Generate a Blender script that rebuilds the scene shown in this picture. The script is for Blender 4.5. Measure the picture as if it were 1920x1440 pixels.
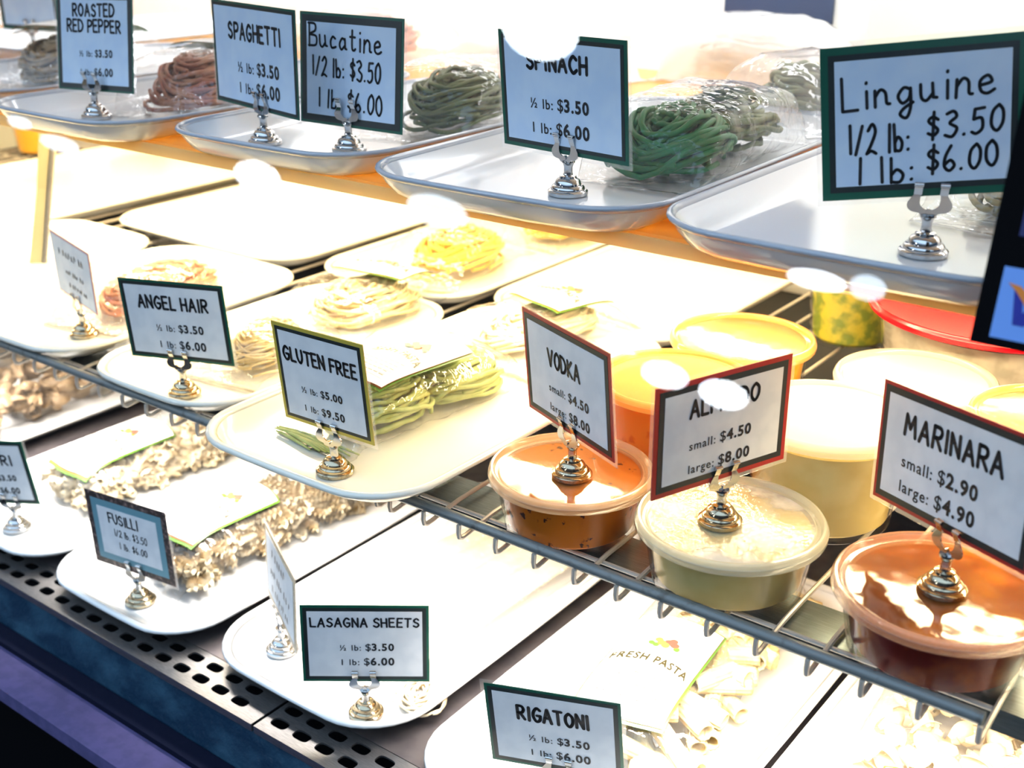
import bpy, bmesh, math, random
from math import pi, sin, cos, radians as R
from mathutils import Vector, Matrix, noise

for o in list(bpy.data.objects):
    bpy.data.objects.remove(o, do_unlink=True)
SC = bpy.context.scene
COL = SC.collection

# ---------------------------------------------------------------- camera, world, lights, exposure
cam_d = bpy.data.cameras.new('camera')
cam = bpy.data.objects.new('camera', cam_d)
COL.objects.link(cam)
cam.location = (0.2903, -0.5512, 0.395)
cam.rotation_euler = (R(90 - 22.4), 0, R(37.3))
cam_d.sensor_width = 36
cam_d.lens = 41.83
cam_d.clip_start = 0.02
cam_d.dof.use_dof = True
cam_d.dof.focus_distance = 0.80
cam_d.dof.aperture_fstop = 8.0
SC.camera = cam

SC.view_settings.view_transform = 'Standard'
SC.view_settings.look = 'None'
SC.view_settings.exposure = 0.0
SC.view_settings.gamma = 1.0
SC.view_settings.use_curve_mapping = False
SC.cycles.transparent_max_bounces = 32
SC.cycles.max_bounces = 8
SC.cycles.diffuse_bounces = 4
SC.cycles.caustics_reflective = False
SC.cycles.caustics_refractive = False
SC.cycles.sample_clamp_indirect = 6

world = bpy.data.worlds.new('store_daylight')
SC.world = world
world.use_nodes = True
wnt = world.node_tree
bg = wnt.nodes['Background']
bg.inputs[1].default_value = 1.0
# cool shop daylight from above eye level, dim near the floor
wtc = wnt.nodes.new('ShaderNodeTexCoord')
wsep = wnt.nodes.new('ShaderNodeSeparateXYZ')
wramp = wnt.nodes.new('ShaderNodeValToRGB')
wnt.links.new(wtc.outputs['Generated'], wsep.inputs[0])
wnt.links.new(wsep.outputs['Z'], wramp.inputs[0])
wnt.links.new(wramp.outputs[0], bg.inputs[0])
e = wramp.color_ramp.elements
e[0].position, e[0].color = 0.0, (0.02, 0.03, 0.05, 1)
e[1].position, e[1].color = 0.46, (1.20, 1.72, 2.35, 1)
e2 = wramp.color_ramp.elements.new(0.30)
e2.color = (0.06, 0.09, 0.14, 1)


def area_light(name, loc, rot, sx, sy, power, color):
    d = bpy.data.lights.new(name, 'AREA')
    d.shape = 'RECTANGLE'
    d.size, d.size_y = sx, sy
    d.energy, d.color = power, color
    o = bpy.data.objects.new(name, d)
    o.location, o.rotation_euler = loc, rot
    COL.objects.link(o)
    return o


# strip lamps of the display case: one under each level; shelf back and canopy lights are added
lamp = area_light('lamp_light_upper_shelf', (-0.45, 0.235, 0.1695), (R(-4), 0, 0), 2.6, 0.03, 18, (1.0, 0.84, 0.50))
lamp = area_light('added_light_shelf_back', (-0.45, 0.52, 0.1695), (0, 0, 0), 2.6, 0.03, 9, (1.0, 0.86, 0.50))  # added without a fixture, to brighten the trays at the back
lamp = area_light('lamp_light_rack', (-0.45, 0.047, -0.0282), (R(12), 0, 0), 2.6, 0.03, 16, (1.0, 0.93, 0.86))
lamp.data.spread = R(116)
lamp = area_light('added_light_canopy', (-0.40, 0.58, 0.585), (R(12), 0, 0), 2.6, 0.10, 14, (0.96, 0.98, 1.0))  # added out of view to light the top shelf and back wall
lamp.data.spread = R(150)

# ---------------------------------------------------------------- materials
MATS = {}


def new_mat(name):
    m = bpy.data.materials.new(name)
    m.use_nodes = True
    nt = m.node_tree
    for n in list(nt.nodes):
        nt.nodes.remove(n)
    out = nt.nodes.new('ShaderNodeOutputMaterial')
    MATS[name] = m
    return m, nt, out


def bump_node(nt, scale, strength, dist=0.001, detail=3.0, kind='noise'):
    tc = nt.nodes.new('ShaderNodeTexCoord')
    if kind == 'voronoi':
        n = nt.nodes.new('ShaderNodeTexVoronoi')
        n.inputs['Scale'].default_value = scale
        val = n.outputs['Distance']
    else:
        n = nt.nodes.new('ShaderNodeTexNoise')
        n.inputs['Scale'].default_value = scale
        n.inputs['Detail'].default_value = detail
        val = n.outputs['Fac']
    nt.links.new(tc.outputs['Object'], n.inputs['Vector'])
    b = nt.nodes.new('ShaderNodeBump')
    b.inputs['Strength'].default_value = strength
    b.inputs['Distance'].default_value = dist
    nt.links.new(val, b.inputs['Height'])
    return b


def pmat(name, col, rough=0.5, metal=0.0, col2=None, scale=40, thr=(0.4, 0.6), bump=None, coat=0.0, detail=4, subsurf=0.0, stretch=None, transl=0.0, spec=None):
    m, nt, out = new_mat(name)
    p = nt.nodes.new('ShaderNodeBsdfPrincipled')
    p.inputs['Base Color'].default_value = (*col, 1)
    p.inputs['Roughness'].default_value = rough
    p.inputs['Metallic'].default_value = metal
    p.inputs['Coat Weight'].default_value = coat
    p.inputs['Coat Roughness'].default_value = 0.08
    if spec is not None:
        p.inputs['Specular IOR Level'].default_value = spec
    if col2 is not None:
        tc = nt.nodes.new('ShaderNodeTexCoord')
        n = nt.nodes.new('ShaderNodeTexNoise')
        n.inputs['Scale'].default_value = scale
        n.inputs['Detail'].default_value = detail
        if stretch:
            mp = nt.nodes.new('ShaderNodeMapping')
            mp.inputs['Scale'].default_value = stretch
            nt.links.new(tc.outputs['Object'], mp.inputs['Vector'])
            nt.links.new(mp.outputs[0], n.inputs['Vector'])
        else:
            nt.links.new(tc.outputs['Object'], n.inputs['Vector'])
        r = nt.nodes.new('ShaderNodeValToRGB')
        r.color_ramp.elements[0].position, r.color_ramp.elements[1].position = thr
        r.color_ramp.elements[0].color = (*col, 1)
        r.color_ramp.elements[1].color = (*col2, 1)
        nt.links.new(n.outputs['Fac'], r.inputs[0])
        nt.links.new(r.outputs[0], p.inputs['Base Color'])
    if bump:
        b = bump_node(nt, *bump)
        nt.links.new(b.outputs[0], p.inputs['Normal'])
    last = p.outputs[0]
    if transl:
        t = nt.nodes.new('ShaderNodeBsdfTranslucent')
        t.inputs[0].default_value = (*col, 1)
        mx = nt.nodes.new('ShaderNodeMixShader')
        mx.inputs[0].default_value = transl
        nt.links.new(p.outputs[0], mx.inputs[1])
        nt.links.new(t.outputs[0], mx.inputs[2])
        last = mx.outputs[0]
    nt.links.new(last, out.inputs[0])
    return m


def clear_mat(name, tint=(1, 1, 1), haze=0.05, haze_col=(1, 1, 1), rough=0.06, ior=1.4, bump=None, blotch=None, boost=1.0):
    """clear film or sheet: transparent with a fresnel reflection and a little milky haze"""
    m, nt, out = new_mat(name)
    tr = nt.nodes.new('ShaderNodeBsdfTransparent')
    tr.inputs[0].default_value = (*tint, 1)
    df = nt.nodes.new('ShaderNodeBsdfDiffuse')
    df.inputs[0].default_value = (*haze_col, 1)
    tl = nt.nodes.new('ShaderNodeBsdfTranslucent')
    tl.inputs[0].default_value = (*haze_col, 1)
    mh = nt.nodes.new('ShaderNodeMixShader')
    mh.inputs[0].default_value = 0.5
    nt.links.new(df.outputs[0], mh.inputs[1])
    nt.links.new(tl.outputs[0], mh.inputs[2])
    m1 = nt.nodes.new('ShaderNodeMixShader')
    m1.inputs[0].default_value = haze
    if blotch:
        tc = nt.nodes.new('ShaderNodeTexCoord')
        n = nt.nodes.new('ShaderNodeTexNoise')
        n.inputs['Scale'].default_value = blotch[0]
        n.inputs['Detail'].default_value = 6
        nt.links.new(tc.outputs['Object'], n.inputs['Vector'])
        mr = nt.nodes.new('ShaderNodeMapRange')
        mr.inputs[1].default_value, mr.inputs[2].default_value = blotch[1], blotch[2]
        mr.inputs[3].default_value, mr.inputs[4].default_value = haze, blotch[3]
        nt.links.new(n.outputs['Fac'], mr.inputs[0])
        nt.links.new(mr.outputs[0], m1.inputs[0])
    nt.links.new(tr.outputs[0], m1.inputs[1])
    nt.links.new(mh.outputs[0], m1.inputs[2])
    gl = nt.nodes.new('ShaderNodeBsdfGlossy')
    gl.inputs['Roughness'].default_value = rough
    # Schlick reflectance, the same from both sides of a thin sheet
    f0 = ((ior - 1) / (ior + 1)) ** 2 * boost
    lw = nt.nodes.new('ShaderNodeLayerWeight')
    lw.inputs[0].default_value = 0.5
    pw = nt.nodes.new('ShaderNodeMath')
    pw.operation = 'POWER'
    pw.inputs[1].default_value = 5.0
    nt.links.new(lw.outputs['Facing'], pw.inputs[0])
    ma = nt.nodes.new('ShaderNodeMath')
    ma.operation = 'MULTIPLY_ADD'
    ma.inputs[1].default_value = 1 - f0
    ma.inputs[2].default_value = f0
    nt.links.new(pw.outputs[0], ma.inputs[0])
    fac = ma.outputs[0]
    m2 = nt.nodes.new('ShaderNodeMixShader')
    nt.links.new(fac, m2.inputs[0])
    nt.links.new(m1.outputs[0], m2.inputs[1])
    nt.links.new(gl.outputs[0], m2.inputs[2])
    if bump:
        b = bump_node(nt, *bump)
        nt.links.new(b.outputs[0], gl.inputs['Normal'])
    nt.links.new(m2.outputs[0], out.inputs[0])
    return m


def emit_mat(name, col, strength):
    m, nt, out = new_mat(name)
    e = nt.nodes.new('ShaderNodeEmission')
    e.inputs[0].default_value = (*col, 1)
    e.inputs[1].default_value = strength
    nt.links.new(e.outputs[0], out.inputs[0])
    return m


M_TRAY = pmat('white_melamine', (0.80, 0.80, 0.78), 0.16, coat=0.3)
M_TRAYC = pmat('cream_melamine', (0.80, 0.78, 0.68), 0.16, coat=0.3)
M_TRAYU = pmat('clear_edged_melamine', (0.76, 0.78, 0.80), 0.14, coat=0.4)
M_RIMU = pmat('grey_tray_rim', (0.42, 0.46, 0.52), 0.2, coat=0.4)
M_PAPER = pmat('card_paper', (0.78, 0.79, 0.80), 0.5, col2=(0.70, 0.72, 0.74), scale=60)
M_PAPERU = pmat('card_paper_cool_lit', (0.56, 0.68, 0.82), 0.5, col2=(0.50, 0.63, 0.80), scale=50)  # cool front light on the top cards, put into the paper colour
M_GREEN = pmat('green_card_edge', (0.004, 0.085, 0.05), 0.35)
M_RED = pmat('red_card_edge', (0.42, 0.02, 0.015), 0.35)
M_GOLD = pmat('yellow_card_edge', (0.55, 0.42, 0.06), 0.35)
M_DARK = pmat('dark_card_edge', (0.012, 0.018, 0.018), 0.4)
M_BROWN = pmat('mottled_brown_card_edge', (0.05, 0.035, 0.03), 0.4, col2=(0.30, 0.2, 0.18), scale=260, thr=(0.5, 0.72))
M_TEAL = pmat('teal_card_edge', (0.14, 0.30, 0.36), 0.4)
M_TAN = pmat('tan_card_edge', (0.42, 0.33, 0.2), 0.4, col2=(0.6, 0.5, 0.36), scale=300)
M_PINK = pmat('pink_card_edge', (0.60, 0.30, 0.30), 0.4)
M_INK = pmat('black_ink', (0.006, 0.006, 0.008), 0.5)
M_LAM = clear_mat('laminate', haze=0.10, rough=0.08, bump=(45, 0.25, 0.002))
M_CHROME = pmat('chrome', (0.55, 0.55, 0.55), 0.10, 1.0)
M_BRASSY = pmat('tarnished_chrome', (0.46, 0.39, 0.27), 0.13, 1.0, col2=(0.22, 0.17, 0.11), scale=220, thr=(0.58, 0.7))
M_STEEL = pmat('brushed_steel', (0.30, 0.29, 0.29), 0.34, 0.9, col2=(0.22, 0.215, 0.22), scale=30, stretch=(4, 60, 60))
M_STEELD = pmat('deck_steel', (0.16, 0.14, 0.14), 0.4, 0.7, col2=(0.12, 0.105, 0.11), scale=40)
M_RAIL = pmat('grey_painted_rail', (0.155, 0.172, 0.170), 0.38, 0.2, col2=(0.09, 0.09, 0.08), scale=90, thr=(0.60, 0.72), bump=(500, 0.1, 0.0005))
M_WIRE = pmat('coated_wire', (0.50, 0.45, 0.38), 0.35, 0.2, col2=(0.25, 0.21, 0.16), scale=150, thr=(0.62, 0.75))
M_HOUS = pmat('lamp_housing_steel', (0.24, 0.29, 0.31), 0.32, 0.85, col2=(0.16, 0.19, 0.20), scale=40, stretch=(2, 120, 120))
M_SLAB = pmat('amber_acrylic', (0.86, 0.55, 0.18), 0.2, coat=0.5, transl=0.45)
M_EDGE = pmat('amber_shelf_lip', (0.96, 0.78, 0.40), 0.25, transl=0.55)
M_DARKSHEET = pmat('dark_shade_sheet', (0.006, 0.007, 0.010), 0.6)  # near-black, stands in for the shade below the rack
M_CURB = pmat('wet_blue_curb', (0.004, 0.022, 0.048), 0.3, spec=0.3, col2=(0.02, 0.06, 0.10), scale=26, thr=(0.42, 0.66), bump=(160, 0.5, 0.002), stretch=(1, 1, 2))
M_GASKET = pmat('black_gasket', (0.003, 0.005, 0.018), 0.8, spec=0.08)
M_LEDGE = pmat('violet_grey_ledge', (0.075, 0.066, 0.17), 0.75, col2=(0.06, 0.055, 0.14), scale=90, spec=0.15)
M_BLACK = pmat('black_panel', (0.002, 0.002, 0.003), 0.7, spec=0.05)
M_WHITE = pmat('white_wall', (0.82, 0.82, 0.80), 0.4)
M_CREAMWALL = pmat('cream_wall', (0.8, 0.76, 0.62), 0.4)
M_FILM = clear_mat('bag_film', haze=0.03, rough=0.11, ior=1.42, bump=(70, 0.8, 0.006, 2.0), boost=2.2)
M_FILMW = clear_mat('milky_bag_film', haze=0.22, rough=0.12, ior=1.42, bump=(55, 0.8, 0.006, 2.0), boost=2.2)
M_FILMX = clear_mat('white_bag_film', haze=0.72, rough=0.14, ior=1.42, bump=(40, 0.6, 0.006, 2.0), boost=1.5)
M_CUP = clear_mat('clear_cup', haze=0.0, rough=0.04, ior=1.16)
M_LABEL = pmat('label_paper', (0.86, 0.85, 0.82), 0.4)
M_LGREEN = pmat('label_green', (0.07, 0.17, 0.02), 0.4)
M_LBROWN = pmat('label_brown', (0.20, 0.05, 0.015), 0.4)
M_LINK = pmat('label_olive_ink', (0.030, 0.024, 0.004), 0.5)
M_LGREY = pmat('label_grey_ink', (0.16, 0.16, 0.16), 0.5)
M_LRED = pmat('label_red', (0.60, 0.06, 0.04), 0.4)
M_LYEL = pmat('label_yellow', (0.80, 0.42, 0.04), 0.4)
M_P_EGG = pmat('egg_pasta', (0.84, 0.71, 0.42), 0.5, col2=(0.74, 0.56, 0.26), scale=60, transl=0.15)
M_P_PALE = pmat('pale_pasta', (0.86, 0.75, 0.54), 0.5, col2=(0.80, 0.64, 0.40), scale=70, transl=0.15)
M_P_GF = pmat('herb_pasta', (0.40, 0.44, 0.15), 0.55, col2=(0.30, 0.36, 0.10), scale=90)
M_P_SPIN = pmat('spinach_pasta', (0.012, 0.19, 0.05), 0.5, col2=(0.03, 0.15, 0.03), scale=50)
M_P_OLIVE = pmat('olive_pasta', (0.16, 0.19, 0.07), 0.55, col2=(0.11, 0.13, 0.05), scale=50)
M_P_RED = pmat('pepper_pasta', (0.42, 0.12, 0.06), 0.5, col2=(0.55, 0.25, 0.14), scale=60)
M_P_BROWN = pmat('wheat_pasta', (0.36, 0.25, 0.14), 0.55, col2=(0.22, 0.14, 0.07), scale=60)
M_P_TAN = pmat('linguine_pasta', (0.42, 0.36, 0.18), 0.5, col2=(0.32, 0.25, 0.10), scale=60)
M_P_WHITE = pmat('washed_out_pasta', (0.86, 0.85, 0.80), 0.5)  # near-white: washed-out brightness put into the pasta colour
M_P_YEL = pmat('yellow_pasta', (0.80, 0.56, 0.08), 0.5, col2=(0.72, 0.44, 0.05), scale=60)

# ---------------------------------------------------------------- mesh helpers


class MB:
    def __init__(self):
        self.v, self.f = [], []

    def add(self, vs, fs, M=None):
        b = len(self.v)
        self.v += [tuple(M @ Vector(p)) for p in vs] if M else [tuple(p) for p in vs]
        self.f += [tuple(i + b for i in q) for q in fs]
        return self

    def box(self, c, s, M=None):
        x, y, z = (k / 2 for k in s)
        vs = [(c[0] + a * x, c[1] + b * y, c[2] + d * z) for a in (-1, 1) for b in (-1, 1) for d in (-1, 1)]
        return self.add(vs, [(0, 1, 3, 2), (4, 6, 7, 5), (0, 4, 5, 1), (2, 3, 7, 6), (0, 2, 6, 4), (1, 5, 7, 3)], M)

    def loft(self, rings, closed=True, cap0=False, cap1=False, loop=False):
        n = len(rings[0])
        vs = [p for r in rings for p in r]
        fs = []
        m = len(rings)
        for i in range(m if loop else m - 1):
            j = (i + 1) % m
            for k in range(n if closed else n - 1):
                l = (k + 1) % n
                fs.append((i * n + k, i * n + l, j * n + l, j * n + k))
        if cap0:
            fs.append(tuple(range(n))[::-1])
        if cap1:
            fs.append(tuple((m - 1) * n + k for k in range(n)))
        return self.add(vs, fs)

    def lathe(self, prof, n=32, c=(0, 0, 0)):
        rings = [[(c[0] + r * cos(2 * pi * k / n), c[1] + r * sin(2 * pi * k / n), c[2] + z) for k in range(n)] for r, z in prof]
        return self.loft(rings, cap0=prof[0][0] > 1e-6, cap1=prof[-1][0] > 1e-6)

    def tube(self, pts, r, n=8, sx=1.0, loop=False):
        pts = [Vector(p) for p in pts]
        rings = []
        N = len(pts)
        ref = None
        for i, p in enumerate(pts):
            if loop:
                t = pts[(i + 1) % N] - pts[i - 1]
            else:
                t = pts[min(i + 1, N - 1)] - pts[max(i - 1, 0)]
            t = t.normalized() if t.length > 1e-9 else Vector((0, 0, 1))
            if ref is None:
                ref = Vector((0, 0, 1)) if abs(t.z) < 0.9 else Vector((1, 0, 0))
            a = (ref - t * ref.dot(t))
            a = a.normalized() if a.length > 1e-6 else t.orthogonal().normalized()
            ref = a
            b = t.cross(a)
            rr = r[i] if isinstance(r, (list, tuple)) else r
            rings.append([p + a * (rr * cos(2 * pi * k / n)) + b * (rr * sx * sin(2 * pi * k / n)) for k in range(n)])
        return self.loft(rings, cap0=not loop, cap1=not loop, loop=loop)

    def poly(self, pts, z0, z1, M=None):
        """prism: polygon in x,z with thickness along y"""
        n = len(pts)
        vs = [(x, z0, z) for x, z in pts] + [(x, z1, z) for x, z in pts]
        fs = [tuple(range(n)), tuple(range(2 * n - 1, n - 1, -1))]
        fs += [(k, n + k, n + (k + 1) % n, (k + 1) % n) for k in range(n)]
        return self.add(vs, fs, M)

    def build(self, name, mat, parent=None, smooth=False, M=None):
        me = bpy.data.meshes.new(name)
        me.from_pydata(self.v, [], self.f)
        bm = bmesh.new()
        bm.from_mesh(me)
        bmesh.ops.recalc_face_normals(bm, faces=bm.faces)
        bm.to_mesh(me)
        bm.free()
        me.materials.append(mat)
        return link(name, me, parent, smooth, M)


def link(name, me, parent=None, smooth=False, M=None):
    if smooth:
        for p in me.polygons:
            p.use_smooth = True
        if smooth != 'all':
            try:
                me.set_sharp_from_angle(angle=R(40))
            except Exception:
                pass
    o = bpy.data.objects.new(name, me)
    COL.objects.link(o)
    if parent:
        o.parent = parent
    if M is not None:
        o.matrix_local = M
    return o


def tag(o, label, cat, group=None, kind=None):
    o['label'], o['category'] = label, cat
    if group:
        o['group'] = group
    if kind:
        o['kind'] = kind
    return o


def struct(o, label, cat):
    o['kind'] = 'structure'
    o['label'], o['category'] = label, cat
    return o


def thing(name, loc, rz, label, cat, group=None):
    o = bpy.data.objects.new(name, None)
    o.empty_display_size = 0.02
    COL.objects.link(o)
    o.location = loc
    o.rotation_euler = (0, 0, R(rz))
    return tag(o, label, cat, group)


def rrect(w, l, r, z, inset=0.0, nc=8, bow=0.0):
    """rounded rectangle loop centred on 0"""
    w2, l2 = w / 2 - inset, l / 2 - inset
    r = max(r - inset, 0.004)
    pts = []
    for cx, cy, a0 in ((w2 - r, l2 - r, 0), (-w2 + r, l2 - r, 90), (-w2 + r, -l2 + r, 180), (w2 - r, -l2 + r, 270)):
        for k in range(nc + 1):
            a = R(a0 + 90 * k / nc)
            pts.append([cx + r * cos(a), cy + r * sin(a), z])
        nx = {0: (-w2 + r, l2), 90: (-w2, -l2 + r), 180: (w2 - r, -l2), 270: (w2, l2 - r)}[a0]
        p = pts[-1]
        for k in (1, 2, 3):
            t = k / 4
            pts.append([p[0] + (nx[0] - p[0]) * t, p[1] + (nx[1] - p[1]) * t, z])
    for p in pts:
        p[1] -= bow * (1 - min(1, abs(p[0]) / w2) ** 2) * (1 if p[1] < 0 else -1)
        p[0] += bow * 0.5 * (1 - min(1, abs(p[1]) / l2) ** 2) * (1 if p[0] > 0 else -1)
    return pts


# ---------------------------------------------------------------- lettering
GL = {
    'A': ".0,0 .32,1 .64,0|.12,.36 .52,.36", 'C': "~.6,.82 .35,1 .08,.7 .05,.35 .3,0 .6,.18",
    'D': "0,0 0,1|~0,1 .4,.9 .6,.5 .4,.1 0,0", 'E': ".5,1 0,1 0,0 .5,0|0,.52 .42,.52", 'F': ".5,1 0,1 0,0|0,.52 .42,.52",
    'G': "~.58,.85 .32,1 .06,.68 .05,.32 .3,0 .58,.15 .6,.45|.62,.45 .34,.45", 'H': "0,0 0,1|.55,0 .55,1|0,.5 .55,.5",
    'I': ".08,0 .08,1", 'K': "0,0 0,1|.5,1 0,.45 .55,0", 'L': "0,1 0,0 .48,0", 'M': "0,0 .1,1 .38,.35 .66,1 .76,0",
    'N': "0,0 0,1 .55,0 .55,1", 'O': "~.32,1 .06,.75 .04,.3 .32,0 .6,.3 .6,.75 .32,1", 'P': "0,0 0,1|~0,1 .4,.97 .52,.75 .38,.52 0,.48",
    'R': "0,0 0,1|~0,1 .4,.97 .52,.75 .38,.52 0,.48|.2,.48 .56,0", 'S': "~.52,.85 .3,1 .06,.8 .15,.58 .42,.45 .54,.22 .3,0 .02,.14",
    'T': "0,1 .62,1|.31,1 .31,0", 'U': "~0,1 .02,.35 .28,0 .54,.35 .56,1", 'V': "0,1 .3,0 .6,1",
    'B': "0,0 .02,1|~-.05,1 .4,.98 .42,.7 .05,.52 .48,.45 .46,.08 -.05,.02",
    'i': ".08,0 .1,.52|.1,.76 .11,.79", 'n': "0,0 .02,.52|~.02,.32 .2,.53 .36,.42 .38,.1 .48,.06",
    'g': "~.42,.46 .2,.53 .02,.28 .16,.05 .38,.2 .42,.5|~.42,.5 .42,-.1 .28,-.42 .08,-.3 .2,-.12 .5,.05",
    'u': "~0,.52 .02,.12 .18,0 .38,.2|.38,.52 .4,.08 .52,.06", 'e': "~.03,.26 .4,.34 .3,.54 .06,.4 .06,.1 .25,0 .48,.1",
    'a': "~.4,.45 .2,.53 .02,.25 .15,.02 .38,.2|.4,.52 .42,.08 .52,.06", 't': "~.16,.9 .14,.15 .25,0 .38,.08|0,.6 .36,.6",
    'c': "~.38,.45 .2,.53 .03,.3 .1,.03 .4,.08", 'l': ".06,0 .08,.95", 'b': "0,.95 .02,0|~.02,.3 .2,.5 .4,.3 .3,.02 .02,.03",
    '0': "~.3,1 .08,.75 .05,.25 .26,0 .46,.3 .46,.75 .3,1", '1': ".08,0 .1,1", '2': "~.04,.78 .25,1 .42,.75 .25,.35 .02,0|~.02,0 .25,.09 .5,0",
    '3': "~.05,.92 .3,1 .42,.78 .18,.55 .46,.32 .3,0 .02,.08", '5': ".48,1 .12,.98 .08,.58|~.08,.58 .38,.6 .42,.2 .2,0 .02,.08",
    '6': "~.32,1 .1,.6 .05,.2 .25,0 .45,.2 .3,.42 .08,.28", '$': "~.42,.75 .2,.88 .05,.7 .4,.35 .25,.12 .02,.22|.26,1.08 .2,-.06",
    '.': ".05,.02 .07,.04", ':': ".05,.08 .07,.1|.06,.5 .08,.52", '/': ".34,1 0,0", '4': ".34,0 .34,1 0,.35 .5,.35", '9': "~.44,.72 .2,.55 .06,.78 .26,1 .44,.72 .4,.3 .3,0",
}


def glyph(ch):
    strokes = []
    for s in GL[ch].split('|'):
        sm = s.startswith('~')
        pts = [tuple(float(q) for q in p.split(',')) for p in s.lstrip('~').split()]
        if sm:
            out = []
            for i in range(len(pts) - 1):
                p0, p1, p2, p3 = (Vector(pts[max(0, min(len(pts) - 1, i + k))]) for k in (-1, 0, 1, 2))
                for q in range(6):
                    t = q / 6
                    out.append(tuple(0.5 * ((2 * p1) + (p2 - p0) * t + (2 * p0 - 5 * p1 + 4 * p2 - p3) * t * t + (3 * p1 - p0 - 3 * p2 + p3) * t ** 3)))
            out.append(pts[-1])
            pts = out
        strokes.append(pts)
    w = max(p[0] for s in strokes for p in s)
    return strokes, max(w, 0.12)


def scribble(mb, cx, cz, width, height, weight, y, seed):
    """blurred, unreadable writing: a run of short pen strokes"""
    rnd = random.Random(seed)
    x = -width / 2
    while x < width / 2:
        dx = rnd.uniform(0.4, 0.9) * height
        pts = [(cx + x, cz - height / 2), (cx + x + dx * 0.3, cz + height / 2 * rnd.uniform(0.3, 1)), (cx + x + dx * 0.7, cz - height / 2 * rnd.uniform(0.2, 1))]
        for (xa, za), (xb, zb) in zip(pts, pts[1:]):
            L = math.hypot(xb - xa, zb - za) or 1e-9
            nx, nz = -(zb - za) / L * weight / 2, (xb - xa) / L * weight / 2
            mb.add([(xa + nx, y, za + nz), (xa - nx, y, za - nz), (xb - nx, y, zb - nz), (xb + nx, y, zb + nz)], [(0, 1, 2, 3)])
        x += dx + height * rnd.choice((0.15, 0.2, 0.6))


def stroke_text(mb, text, cx, cz, width, height, weight, y=0.0, gap=0.27, wob=0.0, seed=1, slope=0.0, align='c'):
    """marker lettering in the x,z plane; ribbons with round ends"""
    rnd = random.Random(seed)
    x = 0.0
    items = []
    for ch in text:
        if ch == ' ':
            x += 0.42
            continue
        st, w = glyph(ch)
        a, dz, sc = rnd.uniform(-wob, wob), rnd.uniform(-wob, wob) * 0.4, 1 + rnd.uniform(-wob, wob) * 0.6
        items.append((x, st, a, dz, sc))
        x += w + gap
    tot = x - gap
    sx = width / tot
    h = weight / 2

    def tr(px, pz):
        X = px * sx - (width / 2 if align == 'c' else 0)
        return (cx + X, cz + pz * height + X * slope)
    for x0, st, a, dz, sc in items:
        for s in st:
            pts = [tr(x0 + p[0] * sc + a * p[1], p[1] * sc + dz - 0.5) for p in s]
            for i in range(len(pts) - 1):
                (xa, za), (xb, zb) = pts[i], pts[i + 1]
                dx, dzz = xb - xa, zb - za
                L = math.hypot(dx, dzz) or 1e-9
                nx, nz = -dzz / L * h, dx / L * h
                mb.add([(xa + nx, y, za + nz), (xa - nx, y, za - nz), (xb - nx, y, zb - nz), (xb + nx, y, zb + nz)], [(0, 1, 2, 3)])
            for (xa, za) in pts:
                mb.add([(xa + h * cos(2 * pi * k / 8), y, za + h * sin(2 * pi * k / 8)) for k in range(8)], [tuple(range(8))])


def font_mesh(text, size, bold):
    c = bpy.data.curves.new('lettering', 'FONT')
    c.body = text
    c.size = size
    c.resolution_u = 3
    c.offset = bold * size
    c.space_character = 1.16
    o = bpy.data.objects.new('lettering', c)
    COL.objects.link(o)
    dg = bpy.context.evaluated_depsgraph_get()
    me = o.evaluated_get(dg).to_mesh()
    vs = [(v.co.x, v.co.y) for v in me.vertices]
    fs = [tuple(p.vertices) for p in me.polygons]
    o.evaluated_get(dg).to_mesh_clear()
    bpy.data.objects.remove(o)
    bpy.data.curves.remove(c)
    return vs, fs


FCACHE = {}


def ftext(text, size, bold):
    k = (text, bold)
    if k not in FCACHE:
        FCACHE[k] = font_mesh(text, 1.0, bold)
    vs, fs = FCACHE[k]
    return [(x * size, y * size) for x, y in vs], fs


def price_line(mb, small, big, cx, cz, width, y):
    """'1 lb:' small beside a bold price, scaled to a total width"""
    vs1, fs1 = ftext(small, 0.80, 0.012)
    vd, fd = ftext('$', 1.0, 0.008)
    vn, fn = ftext(big[1:], 1.0, 0.034)
    xd = max(v[0] for v in vd) + 0.07 - min(v[0] for v in vn)
    vs2 = vd + [(x + xd, z) for x, z in vn]
    fs2 = fd + [tuple(i + len(vd) for i in q) for q in fn]
    w1 = max(v[0] for v in vs1)
    tot = w1 + 0.34 + max(v[0] for v in vs2)
    s = width / tot
    for vs, fs, off in ((vs1, fs1, 0), (vs2, fs2, w1 + 0.34)):
        mb.add([(cx - width / 2 + (x + off) * s, y, cz + (z - 0.35) * s) for x, z in vs], fs)


# ---------------------------------------------------------------- price signs
def stand_parts(root, tarnish):
    m = M_BRASSY if tarnish else M_CHROME
    MB().lathe([(0.0134, 0), (0.0137, 0.0008), (0.0137, 0.0026), (0.0128, 0.0034), (0.0116, 0.0036), (0.0114, 0.0052), (0.0106, 0.0062), (0.0092, 0.0066), (0.0088, 0.0086), (0.0078, 0.0102),
                (0.0060, 0.0112), (0.0056, 0.0126), (0.0042, 0.0132), (0.0, 0.0134)], 36).build('stand_base', m, root, True)
    MB().lathe([(0.0034, 0.0130), (0.0029, 0.0150), (0.0029, 0.0185), (0.0036, 0.0205), (0.0046, 0.0218), (0.0044, 0.0230), (0.0, 0.0234)], 20).build('stem', M_CHROME, root, True)


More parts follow.
